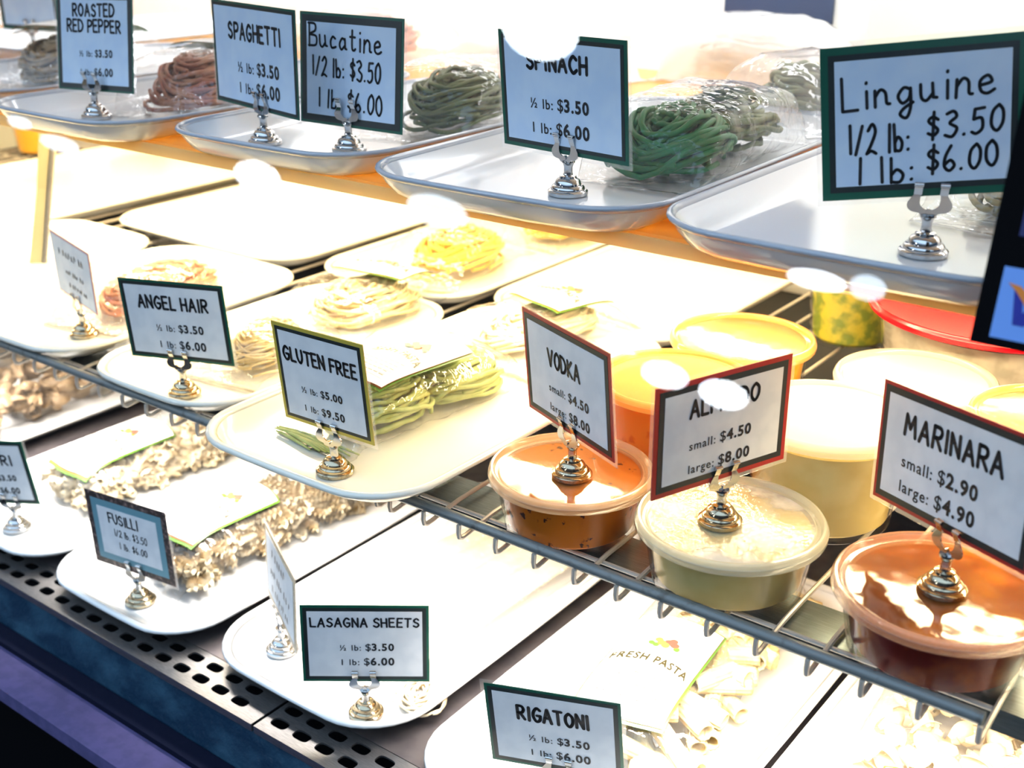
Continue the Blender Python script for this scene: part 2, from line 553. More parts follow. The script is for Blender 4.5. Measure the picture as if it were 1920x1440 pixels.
def clip_part(root, y):
    mb = MB()
    outer = [(-0.0086, 0.0345), (-0.0100, 0.0325), (-0.0118, 0.0300), (-0.0122, 0.0276), (-0.0112, 0.0254), (-0.0085, 0.0242), (-0.0050, 0.0238), (-0.0040, 0.0222),
             (0.0040, 0.0222), (0.0050, 0.0238), (0.0085, 0.0242), (0.0112, 0.0254), (0.0122, 0.0276), (0.0118, 0.0300), (0.0100, 0.0325), (0.0086, 0.0345)]
    inner = [(0.0052, 0.0345), (0.0054, 0.0315)] + [(0.0054 * cos(R(a)), 0.0302 + 0.0046 * sin(R(a))) for a in range(0, -181, -20)] + [(-0.0054, 0.0315), (-0.0052, 0.0345)]

    # flat horned plate as a strip of quads between its outer and inner outline
    n = 24

    def along(pts, t):
        L = [0]
        for p, q in zip(pts, pts[1:]):
            L.append(L[-1] + math.hypot(q[0] - p[0], q[1] - p[1]))
        d = t * L[-1]
        for i in range(len(pts) - 1):
            if d <= L[i + 1] + 1e-12:
                f = (d - L[i]) / max(L[i + 1] - L[i], 1e-9)
                return (pts[i][0] + (pts[i + 1][0] - pts[i][0]) * f, pts[i][1] + (pts[i + 1][1] - pts[i][1]) * f)
        return pts[-1]
    inn = inner[::-1]
    rings = []
    for k in range(n + 1):
        (xa, za), (xb, zb) = along(outer, k / n), along(inn, k / n)
        rings.append([(xa, y - 0.0004, za), (xa, y + 0.0004, za), (xb, y + 0.0004, zb), (xb, y - 0.0004, zb)])
    mb.loft(rings, cap0=True, cap1=True)
    for s in (-1, 1):
        cxx = s * 0.0069
        st = [(y, 0.0340), (y - 0.0010, 0.0362), (y - 0.0017, 0.0384), (y - 0.0015, 0.0402), (y - 0.0007, 0.0408)]
        mb.loft([[(cxx - 0.0022, yy - 0.0004, z), (cxx + 0.0022, yy - 0.0004, z), (cxx + 0.0022, yy + 0.0003, z + 0.0003), (cxx - 0.0022, yy + 0.0003, z + 0.0003)] for yy, z in st], cap0=True, cap1=True)
        mb.tube([(cxx - 0.0025, y - 0.0017, 0.0398), (cxx + 0.0025, y - 0.0017, 0.0398)], 0.0013, 10)
    mb.tube([(0, y - 0.0012, 0.0250), (0, y + 0.001, 0.0250)], 0.0016, 10)
    mb.build('clip', M_CHROME, root, True)


def price_sign(base, fit, label, edge, title, prices, tw=0.5, th=0.14, tz=0.26, pz=(0.60, 0.80), pw=0.45, pcx=0.0, tcx=0.0, style='print',
               paper=None, tarnish=True, ow=0.035, iw=0.035, name_lines=None, inner=None, weight=0.20):
    s, zc, yaw, lean, roll, w, h = fit
    root = thing('price_sign', base, yaw, label, 'sign', 'price signs clipped in metal card holders')
    stand_parts(root, tarnish)
    clip_part(root, -0.0012 - math.tan(R(max(lean, 0))) * 0.034)
    M = Matrix.Rotation(R(lean), 4, 'X') @ Matrix.Rotation(R(roll), 4, 'Y') @ Matrix.Translation((s, 0, zc))
    lm = 0.0028
    card = MB().box((0, 0, 0), (w + 2 * lm, 0.0004, h + 2 * lm)).build('card', M_LAM, root, M=M)
    u = h
    MB().box((0, 0, 0), (w, 0.0008, h)).build('border', edge, card)
    MB().box((0, -0.0002, 0), (w - 2 * ow * u, 0.0008, h - 2 * ow * u)).build('inner_border', inner or M_DARK, card)
    d = (ow + iw) * u
    MB().box((0, 0.0, 0), (w - 2 * d, 0.0016, h - 2 * d)).build('paper', paper or M_PAPER, card)
    mb = MB()
    y = -0.00105
    if style == 'print':
        lines = name_lines or [(title, tz)]
        for i, (t, z) in enumerate(lines):
            stroke_text(mb, t, tcx * w, h * (0.5 - z), tw[i] * w if isinstance(tw, tuple) else tw * w, th * h, th * h * weight, y, wob=0.05, seed=len(t) + i)
        if mb.v:
            mb.build('name_lettering', M_INK, card)
        mp = MB()
        for (sm, bg_), z in zip(prices, pz):
            price_line(mp, sm, bg_, pcx * w, h * (0.5 - z), pw * w, y)
        if mp.v:
            mp.build('price_lettering', M_INK, card)
    else:
        for i, (t, z, x0, wd, hh, sl) in enumerate(style):
            if not t:
                scribble(mb, x0 * w, h * (0.5 - z), wd * w, hh * h, 0.016 * h, y, 3 + i)
                continue
            stroke_text(mb, t, x0 * w, h * (0.5 - z), wd * w, hh * h, 0.021 * h * (1 if hh > 0.12 else 0.55), y, gap=0.22, wob=0.07, seed=7 + i, slope=sl)
        mb.build('name_lettering', M_INK, card)
    return root


LB = [('½ lb:', '$3.50'), ('1 lb:', '$6.00')]
HAND = [('$3.50', 0), ('$6.00', 0)]
price_sign((-0.672, 0.089, 0.2065), (0, 0.066, 6.2, -8.8, -1.5, 0.098, 0.085), 'blue-lit white price card reading ROASTED RED PEPPER in a green edge', M_GREEN,
           '', LB, name_lines=[('ROASTED', 0.175), ('RED PEPPER', 0.335)], tw=(0.54, 0.70), th=0.12, pz=(0.61, 0.80), pw=0.44, paper=M_PAPERU, tarnish=False, ow=0.02, iw=0.05, pcx=0.02)
price_sign((-0.459, 0.100, 0.2065), (-0.010, 0.067, -12.1, -1.4, 0.2, 0.132, 0.082), 'blurred blue-lit price card reading SPAGHETTI next to the handwritten Bucatine card', M_GREEN,
           'SPAGHETTI', LB, tw=0.62, th=0.15, tz=0.27, pz=(0.60, 0.80), pw=0.5, paper=M_PAPERU, tarnish=False, ow=0.02, iw=0.03, pcx=0.05, tcx=0.02)
price_sign((-0.382, 0.119, 0.2065), (0.001, 0.061, 4.4, -4.3, 0.5, 0.103, 0.085), 'handwritten blue-lit price card reading Bucatine in a dark green edge', M_GREEN, '', [],
           style=[('Bucatine', 0.21, -0.05, 0.70, 0.20, -0.03), ('1/2 lb: $3.50', 0.48, -0.04, 0.66, 0.17, -0.03), ('1 lb: $6.00', 0.76, 0.0, 0.62, 0.17, -0.03)], paper=M_PAPERU, tarnish=False, ow=0.025, iw=0.06)
price_sign((-0.162, 0.105, 0.2065), (-0.002, 0.066, -9.3, 3.7, -0.8, 0.116, 0.078), 'pale blue-lit price card reading SPINACH beside the bagged green pasta', M_GREEN,
           'SPINACH', LB, tw=0.47, th=0.13, tz=0.235, pz=(0.58, 0.79), pw=0.47, paper=M_PAPERU, tarnish=False, pcx=-0.02, tcx=-0.03, weight=0.24)
price_sign((0.081, 0.107, 0.2065), (-0.001, 0.075, 21.8, -2.4, -6.8, 0.106, 0.084), 'large handwritten blue-lit price card reading Linguine', M_GREEN, '', [],
           style=[('Linguine', 0.28, -0.02, 0.74, 0.21, 0.05), ('1/2 lb:', 0.60, -0.21, 0.30, 0.19, 0.0), ('$3.50', 0.53, 0.21, 0.36, 0.16, 0.06),
                  ('1 lb:', 0.81, -0.18, 0.28, 0.17, 0.0), ('$6.00', 0.755, 0.20, 0.34, 0.16, 0.06)], paper=M_PAPERU, tarnish=False, ow=0.05, iw=0.04)
price_sign((-0.691, 0.057, 0.0015), (-0.001, 0.065, -11.1, 2.6, 3.9, 0.086, 0.061), 'blurred grey price card with a pink edge at the far end of the middle shelf', M_PINK,
           '', [], style=[('', 0.26, 0, 0.62, 0.13, 0), ('', 0.56, 0.04, 0.46, 0.09, 0), ('', 0.77, 0.06, 0.42, 0.09, 0)], paper=M_PAPER, ow=0.02, iw=0.01, inner=M_PINK)
price_sign((-0.494, 0.0205, 0.0028), (0.004, 0.066, 17.1, 2.9, -2.0, 0.101, 0.070), 'white price card reading ANGEL HAIR in a green edge', M_GREEN,
           'ANGEL HAIR', LB, tw=0.66, th=0.15, tz=0.27, pz=(0.58, 0.79), pw=0.46, ow=0.03, iw=0.04, pcx=0.03)
price_sign((-0.272, -0.0215, 0.0128), (0, 0.072, 2.3, 5.6, 0.2, 0.084, 0.076), 'white price card reading GLUTEN FREE in a yellow edge', M_GOLD,
           'GLUTEN FREE', [('½ lb:', '$5.00'), ('1 lb:', '$9.50')], tw=0.80, th=0.13, tz=0.29, pz=(0.62, 0.81), pw=0.46, ow=0.035, iw=0.035, pcx=-0.02)
price_sign((-0.109, 0.039, 0.0358), (0.001, 0.069, -22.6, 4.8, -0.2, 0.103, 0.074), 'grey-white price card reading VODKA in a red edge, angled to the side', M_RED,
           'VODKA', [('small:', '$4.50'), ('large:', '$8.00')], tw=0.36, th=0.15, tz=0.35, pz=(0.63, 0.82), pw=0.46, ow=0.035, iw=0.05, tcx=-0.02, pcx=0.02)
price_sign((0.000, 0.042, 0.0358), (-0.003, 0.066, 69.2, 0.0, -0.4, 0.105, 0.071), 'white price card reading ALFREDO in a red edge', M_RED,
           'ALFREDO', [('small:', '$4.50'), ('large:', '$8.00')], tw=0.50, th=0.15, tz=0.26, pz=(0.585, 0.80), pw=0.46, ow=0.045, iw=0.055, tcx=0.0, pcx=-0.02)
price_sign((0.1355, 0.048, 0.0358), (-0.004, 0.069, -30.9, -3.3, -5.5, 0.121, 0.072), 'grey price card reading MARINARA in a red edge', M_RED,
           'MARINARA', [('small:', '$2.90'), ('large:', '$4.90')], tw=0.62, th=0.17, tz=0.29, pz=(0.58, 0.79), pw=0.50, ow=0.03, iw=0.055, tcx=-0.01, pcx=-0.07)
price_sign((-0.745, -0.015, -0.1965), (-0.009, 0.064, 23.0, 3.1, -5.6, 0.090, 0.070), 'white price card ending in the letters ORI beside the flower-shaped pasta', M_GREEN,
           'FIORI', LB, tw=0.40, th=0.15, tz=0.30, pz=(0.58, 0.78), pw=0.46, tcx=0.10, pcx=0.07, ow=0.03, iw=0.04, tarnish=False)
price_sign((-0.534, -0.023, -0.1965), (0, 0.067, 8.1, 1.5, -0.4, 0.097, 0.074), 'handwritten grey-blue price card reading FUSILLI with a mottled brown edge', M_BROWN, '', [],
           style=[('FUSILLI', 0.30, -0.05, 0.36, 0.13, 0.0), ('1/2 lb. $3.50', 0.49, 0.02, 0.40, 0.095, 0.0), ('1 lb. $6.00', 0.66, 0.03, 0.34, 0.09, 0.0)], ow=0.085, iw=0.09, inner=M_TEAL)
price_sign((-0.261, -0.015, -0.1965), (0.001, 0.064, 38.3, -0.7, 1.0, 0.097, 0.068), 'white price card reading LASAGNA SHEETS in a green edge', M_GREEN,
           'LASAGNA SHEETS', LB, tw=0.84, th=0.11, tz=0.215, pz=(0.535, 0.725), pw=0.43, pcx=0.01, ow=0.03, iw=0.045, tarnish=True)
price_sign((-0.086, -0.001, -0.1965), (0, 0.064, 20.0, 7.1, -2.7, 0.095, 0.071), 'grey-white price card reading RIGATONI at the bottom edge of the picture', M_GREEN,
           'RIGATONI', LB, tw=0.52, th=0.17, tz=0.30, pz=(0.60, 0.79), pw=0.46, ow=0.03, iw=0.045, pcx=0.03)
price_sign((-0.376, 0.003, -0.1965), (0.001, 0.063, -29.2, -2.8, -0.7, 0.104, 0.067), 'tan-edged price card turned almost edge-on beside the lasagna sheets card', M_TAN, '', [],
           style=[('', 0.24, 0, 0.5, 0.14, 0), ('', 0.52, 0, 0.6, 0.12, 0), ('', 0.76, 0, 0.55, 0.12, 0)], ow=0.06, iw=0.02, inner=M_TAN, tarnish=False)
# holder at the very edge of the picture, its card out of the frame
price_sign((-1.150, 0.330, 0.2065), (0, 0.070, 12, 0, 0, 0.098, 0.085), 'far blurred card holder behind the brown pasta on the top shelf', M_GREEN,
           '', [], tw=0.5, th=0.14, paper=M_PAPERU, tarnish=False)


# ---------------------------------------------------------------- trays
def tray(x0, x1, y0, y1, z, label, style='flat', rad=0.05, mat=None, rz=0.0, rim_z=None):
    w, l = x1 - x0, y1 - y0
    root = thing('serving_tray', ((x0 + x1) / 2, (y0 + y1) / 2, z), rz, label, 'tray', 'serving trays in the display case')
    if style == 'deep':
        H = rim_z or 0.020
        prof = [(0.022, 0.0), (0.018, 0.0004), (0.012, 0.004), (0.006, 0.011), (0.003, 0.0165)]
        inner = [(0.0055, 0.0170), (0.011, 0.010), (0.018, 0.0045), (0.028, 0.0030), (0.05, 0.0028)]
        rim = [(0.003, 0.0160), (0.0008, 0.0172), (0, 0.0186), (0.0006, 0.0200), (0.0022, 0.0206), (0.0042, 0.0200), (0.0056, 0.0168)]
        mt, mr = mat or M_TRAYU, M_RIMU
    else:
        prof = [(0.032, 0.0), (0.028, 0.0004), (0.018, 0.004), (0.008, 0.010), (0.003, 0.0145)]
        inner = [(0.0085, 0.0158), (0.0115, 0.0120), (0.0155, 0.0088), (0.021, 0.0074), (0.04, 0.0070)]
        rim = [(0.003, 0.0140), (0.0008, 0.0150), (0, 0.0168), (0.001, 0.0186), (0.0030, 0.0193), (0.0055, 0.0185), (0.0088, 0.0154)]
        mt = mat or M_TRAY
        mr = mt
    bw = 0.004
    mb = MB()
    mb.loft([rrect(w, l, rad, zz, i, bow=bw) for i, zz in prof], cap0=True)
    b2 = [rrect(w, l, rad, zz, i, bow=bw) for i, zz in inner]
    mb.loft(b2, cap1=True)
    mb.build('tray_well', mt, root, True)
    MB().loft([rrect(w, l, rad, zz, i, bow=bw) for i, zz in rim] + [rrect(w, l, rad, 0.0140, 0.005, bow=bw)], loop=True).build('tray_rim', mr, root, 'all')
    return root


ZU, ZM, ZB, ZG = 0.2032, -0.0057, -0.2047, 0.0052
tray(-0.752, -0.542, 0.018, 0.40, ZU, 'white tray on the top shelf carrying the red pepper pasta', 'deep')
tray(-0.525, -0.305, 0.038, 0.40, ZU, 'white tray on the top shelf under the Bucatine and spaghetti cards', 'deep', rz=1)
tray(-0.292, -0.066, 0.022, 0.42, ZU, 'white tray on the top shelf carrying the bagged spinach pasta', 'deep', rz=1.5)
tray(-0.058, 0.172, 0.022, 0.42, ZU, 'white tray on the top shelf under the Linguine card', 'deep', rz=0)
tray(-1.300, -1.030, 0.255, 0.66, ZU, 'far pale tray under the blurred card holder on the top shelf', 'deep')
tray(-0.995, -0.775, 0.055, 0.42, ZU, 'blurred pale tray on the top shelf carrying the brown pasta', 'deep')
tray(-0.858, -0.630, -0.008, 0.30, ZM, 'blurred white tray on the middle shelf beneath the pink-edged card', 'flat', mat=M_TRAYC)
tray(-0.608, -0.426, -0.008, 0.31, ZM, 'white tray on the middle shelf under the ANGEL HAIR card', 'flat', mat=M_TRAYC)
tray(-0.403, -0.190, -0.0550, 0.33, ZG, 'white tray on the middle shelf under the GLUTEN FREE card', 'flat', mat=M_TRAYC)
tray(-0.440, -0.212, 0.345, 0.672, ZM, 'blurred white tray behind the gluten free tray, above the bare rack wires', 'flat', mat=M_TRAYC)
tray(-0.665, -0.452, 0.325, 0.68, ZM, 'blurred white tray carrying the yellow pasta behind the angel hair tray', 'flat', mat=M_TRAYC)
tray(-1.025, -0.690, 0.315, 0.69, ZM, 'blurred white tray behind the tray with the pink-edged card', 'flat', mat=M_TRAYC)
tray(-1.420, -1.080, 0.01, 0.69, ZM, 'blurred beige tray at the far end of the middle shelf', 'flat', mat=M_TRAYC)
tray(-1.068, -0.868, -0.006, 0.29, ZM, 'blurred pale tray at the foot of the slanted bracket', 'flat', mat=M_TRAYC)
tray(-0.858, -0.649, -0.052, 0.33, ZB, 'white tray on the deck carrying the flower-shaped pasta', 'flat')
tray(-0.646, -0.441, -0.056, 0.33, ZB, 'white tray on the deck under the FUSILLI card', 'flat')
tray(-0.430, -0.218, -0.044, 0.36, ZB, 'white tray on the deck carrying the lasagna sheets', 'flat', rad=0.055)
tray(-0.197, 0.016, -0.050, 0.36, ZB, 'white tray on the deck under the RIGATONI card', 'flat')
tray(0.024, 0.236, -0.04, 0.36, ZB, 'white tray on the deck beneath the marinara container', 'flat')
tray(-1.130, -0.915, -0.02, 0.42, ZB, 'white tray on the deck carrying brown-tinted loose pasta', 'flat')


# ---------------------------------------------------------------- packaged pasta
class Bag:
    """pillow bag, length along y, base at z=0"""

    def __init__(s, W, L, H, n=3.2, pinch=5.0, crinkle=0.0016, seed=1):
        s.W, s.L, s.H, s.n, s.p, s.cr, s.seed = W, L, H, n, pinch, crinkle, seed

    def sv(s, y):
        v = min(1, abs(y) / (s.L / 2))
        return max(0.02, (1 - v ** s.p)) ** 0.55

    def wv(s, y):
        v = min(1, abs(y) / (s.L / 2))
        return s.W / 2 * (1 - 0.10 * v ** 6)

    def top(s, x, y):
        a = s.wv(y)
        u = min(1, abs(x) / a)
        b = s.H / 2 * s.sv(y)
        return b * (1 + (1 - u ** s.n) ** (1 / s.n))

    def film(s, root, mat, fins=True):
        nr, nt = 40, 44
        rings = []
        off = Vector((s.seed * 3.1, s.seed * 1.7, 0))
        fl = 0.012 if fins else 0.0

        def ring(y, shrink=1.0, b=None):
            a = s.wv(y) * shrink
            bb = s.H / 2 * s.sv(y) if b is None else b
            out = []
            for k in range(nt):
                t = 2 * pi * k / nt
                c, q = cos(t), sin(t)
                e = 2 / s.n
                x = a * math.copysign(abs(c) ** e, c)
                z = bb * (1 + math.copysign(abs(q) ** e, q))
                p = Vector((x, y, z))
                d = Vector((c, 0, q))
                nz = noise.noise(p * 55 + off) + 0.6 * abs(noise.noise(p * 120 + off)) + 0.5 * noise.noise(Vector((x * 30, y * 160, z * 30)) + off) * (abs(y) / (s.L / 2)) ** 2
                p += d * (nz * s.cr)
                p.z = max(p.z, 0.0006)
                out.append(p)
            return out
        if fins:
            rings.append(ring(-s.L / 2 - fl, 1.03, 0.0010))
            rings.append(ring(-s.L / 2 - 0.003, 1.0, 0.0012))
        for i in range(nr + 1):
            rings.append(ring(-s.L / 2 + s.L * i / nr))
        if fins:
            rings.append(ring(s.L / 2 + 0.003, 1.0, 0.0012))
            rings.append(ring(s.L / 2 + fl, 1.03, 0.0010))
        return MB().loft(rings, cap0=True, cap1=True).build('film', mat, root, 'all')

    def patch(s, x0, x1, y0, y1, off, wave=0.0, n=14):
        mb = MB()
        vs = []
        for j in range(n + 1):
            for i in range(n + 1):
                x = x0 + (x1 - x0) * i / n
                yy = y0 + (y1 - y0) * j / n
                yy += wave * sin(pi * i / n) * (1 if j == n else (j / n) ** 4 if j > n / 2 else 0) - wave * 0.6 * sin(pi * i / n) * (1 - j / n) ** 4
                vs.append((x, yy, s.top(x, yy) + off))
        fs = [(j * (n + 1) + i, j * (n + 1) + i + 1, (j + 1) * (n + 1) + i + 1, (j + 1) * (n + 1) + i) for j in range(n) for i in range(n)]
        return mb.add(vs, fs)

    def drape(s, vs, fs, off):
        return [(x, y, s.top(x, y) + off) for x, y in vs], fs

    def label(s, root, x0, x1, y0, y1, flip=1):
        """white paper label with a green and brown edge and printed emblem; top of the print towards +y"""
        k = 0.0018
        lb = s.patch(x0, x1, y0, y1, s.cr + 0.0010, 0.006).build('label', M_LGREEN, root, 'all')
        s.patch(x0 + k * .8, x1 - k * .8, y0 + k * 1.2, y1 - k * .6, s.cr + 0.0014, 0.006).build('label_border', M_LBROWN, lb, 'all')
        s.patch(x0 + k, x1 - k, y0 + k * 1.9, y1 - k, s.cr + 0.0018, 0.006).build('label_paper', M_LABEL, lb, 'all')
        w, l = x1 - x0, y1 - y0
        cx, cy = (x0 + x1) / 2, (y0 + y1) / 2

        def disc(mb, x, y, r):
            vs = [(x + r * cos(2 * pi * q / 12), y + r * sin(2 * pi * q / 12)) for q in range(12)]
            mb.add(*s.drape(vs, [tuple(range(12))], s.cr + 0.0030))
        ex, ey = cx, cy + l * 0.20
        mb = MB()
        for dx, dy in ((0.002, 0.003), (0.008, 0.001), (0.005, 0.0055)):
            disc(mb, ex + dx, ey + dy, 0.0035)
        mb.build('red_emblem', M_LRED, lb)
        mb = MB()
        for dx, dy in ((-0.003, 0.0005), (-0.006, 0.003), (0.001, -0.002)):
            disc(mb, ex + dx, ey + dy, 0.0033)
        mb.build('yellow_emblem', M_LYEL, lb)
        mb = MB()
        for dx, dy in ((-0.010, -0.003), (-0.006, -0.004), (0.011, -0.003)):
            disc(mb, ex + dx, ey + dy, 0.0026)
        mb.build('green_emblem', M_LGREEN, lb)
        mb = MB()
        vs, fs = ftext('FRESH PASTA', 1.0, 0.03)
        W = max(v[0] for v in vs)
        sc = w * 0.86 / W
        mb.add(*s.drape([(cx + (x - W / 2) * sc, cy - l * 0.02 + y * sc * 1.3 - 8 * ((x / W - .5) ** 2) * sc * 0.5) for x, y in vs], fs, s.cr + 0.0030))
        mb.build('label_name_lettering', M_LINK, lb)
        mb = MB()
        for r in range(5):
            yy = cy - l * (0.16 + 0.055 * r)
            ww = w * (0.33 if r % 2 else 0.36)
            n = 8
            for q in range(n):
                xa, xb = cx - ww + 2 * ww * q / n, cx - ww + 2 * ww * (q + 0.8) / n
                mb.add(*s.drape([(xa, yy), (xb, yy), (xb, yy + l * .012), (xa, yy + l * .012)], [(0, 1, 2, 3)], s.cr + 0.0030))
        mb.build('label_small_print', M_LGREY, lb)
        return lb


def nest(bag, root, mat, n=40, r=0.0016, seed=1, cy=0.0, ly=None, name='pasta_nest', wx=0.86, hz=0.92):
    """a folded bundle of strands kept inside the bag"""
    rnd = random.Random(seed)
    mb = MB()
    W = bag.W / 2 * wx
    L = (ly or bag.L) / 2 * 0.88
    for i in range(n):
        f = rnd.uniform(0.18, 0.97)
        lay = rnd.uniform(0.02, 1) ** 0.55 * hz
        ox, oy = rnd.uniform(-0.12, 0.12) * W, rnd.uniform(-0.1, 0.1) * L
        a0, span = rnd.uniform(0, 2 * pi), rnd.uniform(1.2, 1.9) * pi
        skew = rnd.uniform(-0.25, 0.25)
        pts = []
        m = 22
        for k in range(m + 1):
            t = a0 + span * k / m
            x = W * f * 0.9 * cos(t) + ox
            y = L * (f ** 0.7) * sin(t) + oy + skew * x
            x = max(-W, min(W, x))
            y = cy + max(-L, min(L, y))
            lim = max(bag.top(x, y) - 2.2 * r - 0.0016, 0.002)
            edge = max(0.0, 1 - ((x / W) ** 2 + ((y - cy) / L) ** 2)) ** 0.5
            z = r + 0.001 + lim * lay * (0.30 + 0.70 * edge) + 0.0014 * sin(5 * t + i)
            pts.append((x, y, max(r + 0.001, min(z, lim + r * 0.5))))
        mb.tube(pts, r, 6)
    o = mb.build(name, mat, root, 'all')
    o['kind'] = 'stuff'
    return o


def spiral_mesh(mat):
    mb = MB()
    L, Rr = 0.030, 0.0048
    for ph in (0, 2 * pi / 3, 4 * pi / 3):
        rings = []
        for i in range(25):
            t = i / 24
            a = ph + t * 2 * pi * 2.2
            p = Vector((0.0005 * cos(a), (t - .5) * L, 0.0005 * sin(a)))
            q = Vector((Rr * cos(a), (t - .5) * L, Rr * sin(a)))
            d = Vector((-sin(a), 0.5, cos(a))) * 0.0009
            rings.append([p + d, q + d * 0.8, q - d * 0.8, p - d])
        mb.loft(rings, cap0=True, cap1=True)
    me = bpy.data.meshes.new('fusilli_twist')
    me.from_pydata(mb.v, [], mb.f)
    me.materials.append(mat)
    for p in me.polygons:
        p.use_smooth = True
    return me


def flower_mesh(mat):
    mb = MB()
    rings = []
    N = 24
    for (rr, y, wv) in ((0.0035, -0.008, 0), (0.0045, 0.0, 0.0006), (0.0078, 0.008, 0.0022), (0.0070, 0.0078, 0.0022), (0.0035, 0.0, 0.0005), (0.0026, -0.0078, 0)):
        rings.append([(Vector(((rr + wv * sin(6 * 2 * pi * k / N)) * cos(2 * pi * k / N), y + wv * 0.5 * cos(6 * 2 * pi * k / N), (rr + wv * sin(6 * 2 * pi * k / N)) * sin(2 * pi * k / N)))) for k in range(N)])
    mb.loft(rings, loop=True)
    me = bpy.data.meshes.new('flower_piece')
    me.from_pydata(mb.v, [], mb.f)
    me.materials.append(mat)
    for p in me.polygons:
        p.use_smooth = True
    return me


def rigatoni_mesh(mat):
    mb = MB()
    N = 48
    rings = []
    for (rr, y) in ((0.0068, -0.022), (0.0072, -0.019), (0.0072, 0.019), (0.0068, 0.022), (0.0055, 0.0218), (0.0054, -0.0218)):
        g = 0.00030 if rr > 0.006 else 0
        rings.append([((rr + (g if k % 4 < 2 else -g)) * cos(2 * pi * k / N), y, (rr + (g if k % 4 < 2 else -g)) * sin(2 * pi * k / N)) for k in range(N)])
    mb.loft(rings, loop=True)
    me = bpy.data.meshes.new('rigatoni_tube')
    me.from_pydata(mb.v, [], mb.f)
    me.materials.append(mat)
    for p in me.polygons:
        p.use_smooth = True
    return me


def shell_mesh(mat):
    mb = MB()
    rings = []
    for i in range(9):
        t = i / 8
        y = (t - .5) * 0.026
        w = 0.008 * sin(pi * (0.12 + 0.76 * t))
        rings.append([(w * cos(a) * 1.1, y, w * sin(a) + 0.0008 * sin(5 * a)) for a in [R(-40 + 260 * k / 14) for k in range(15)]])
    mb.loft(rings, closed=False)
    me = bpy.data.meshes.new('shell_piece')
    me.from_pydata(mb.v, [], mb.f)
    me.materials.append(mat)
    for p in me.polygons:
        p.use_smooth = True
    return me


def pieces(bag, root, me, name, n, rad, seed, half=0.012, fill=0, scale=1.0, sx=1):
    """n single pieces near the film where the case front shows them, plus one heap of the pieces deeper inside"""
    rnd = random.Random(seed)
    heap_v, heap_f = [], []
    mv = [v.co.copy() for v in me.vertices]
    mf = [tuple(p.vertices) for p in me.polygons]
    for i in range(n + fill):
        shell = i < n
        x = rnd.uniform(-0.80, 0.86) * bag.W / 2
        y = rnd.uniform(-0.90, 0.88) * bag.L / 2
        if shell and i % 2:
            x = rnd.uniform(0.55, 0.90) * bag.W / 2 * sx
        if shell and i % 5 == 0:
            y = -rnd.uniform(0.72, 0.93) * bag.L / 2
        lim = max(bag.top(x, y) - rad - 0.001, rad + 0.001)
        fr = rnd.uniform(0, 1) ** (0.7 if shell else 1.3)
        z = rad + (lim - rad) * fr
        tilt = 0.35 * (bag.top(x, min(y + half, bag.L / 2)) - bag.top(x, max(y - half, -bag.L / 2))) / (2 * half)
        rot = (math.atan(tilt) + rnd.uniform(-.3, .3), rnd.uniform(0, 2 * pi), rnd.uniform(0, 2 * pi))
        from_e = Matrix.Translation((x, y, z)) @ __import__('mathutils').Euler(rot).to_matrix().to_4x4() @ Matrix.Scale(scale, 4)
        if shell:
            o = bpy.data.objects.new(name, me)
            COL.objects.link(o)
            o.parent = root
            o.matrix_local = from_e
        else:
            k = len(heap_v)
            heap_v += [tuple(from_e @ v) for v in mv]
            heap_f += [tuple(q + k for q in f) for f in mf]
    if heap_v:
        hm = bpy.data.meshes.new('pasta_heap')
        hm.from_pydata(heap_v, [], heap_f)
        hm.materials.append(me.materials[0])
        o = link('pasta_heap', hm, root, 'all')
        o['kind'] = 'stuff'


def package(loc, rz, label, bag, mat=None, group='bags of fresh pasta in the case'):
    root = thing('pasta_package', loc, rz, label, 'pasta package', group)
    bag.film(root, mat or M_FILM)
    return root


# --- top shelf
zt = ZU + 0.0032
b = Bag(0.102, 0.20, 0.056, crinkle=0.0034, pinch=4, seed=2)
p = package((-0.143, 0.252, zt), 4, 'clear bag of dark green spinach pasta beside the SPINACH card', b)
nest(b, p, M_P_SPIN, 56, 0.0022, 3, cy=-0.050, ly=0.105, name='spinach_nest', hz=1.0, wx=0.95)
nest(b, p, M_P_OLIVE, 40, 0.0022, 4, cy=0.048, ly=0.085, name='olive_nest', hz=1.0)
b = Bag(0.12, 0.13, 0.06, crinkle=0.0034, pinch=4, seed=5)
p = package((-0.150, 0.465, zt), 60, 'blurred clear bag of olive green pasta behind the spinach bag', b, M_FILMW)
nest(b, p, M_P_OLIVE, 44, 0.0024, 5, ly=0.11, name='olive_nest', hz=1.0)
b = Bag(0.085, 0.17, 0.042, crinkle=0.003, pinch=4, seed=6)
p = package((0.102, 0.262, zt), -8, 'clear bag of tan linguine behind the Linguine card', b)
nest(b, p, M_P_TAN, 46, 0.0022, 6, ly=0.15)
b = Bag(0.11, 0.17, 0.058, crinkle=0.003, pinch=4, seed=7)
p = package((-0.385, 0.262, zt), 12, 'clear bag of pale green pasta behind the Bucatine card', b)
nest(b, p, M_P_OLIVE, 60, 0.0019, 7, ly=0.15)
b = Bag(0.115, 0.155, 0.055, crinkle=0.003, pinch=4, seed=8)
p = package((-0.640, 0.198, zt), 14, 'clear bag of reddish pasta behind the ROASTED RED PEPPER card', b)
nest(b, p, M_P_RED, 60, 0.0020, 8, ly=0.145, wx=0.94, hz=1.0)
b.label(p, -0.045, 0.045, -0.005, 0.066)
b = Bag(0.12, 0.19, 0.055, crinkle=0.003, pinch=4, seed=9)
p = package((-0.915, 0.235, zt), 20, 'clear bag of brown pasta with a pale label on the top shelf', b)
nest(b, p, M_P_BROWN, 60, 0.0022, 9, ly=0.17)
b.label(p, -0.05, 0.05, -0.04, 0.075)
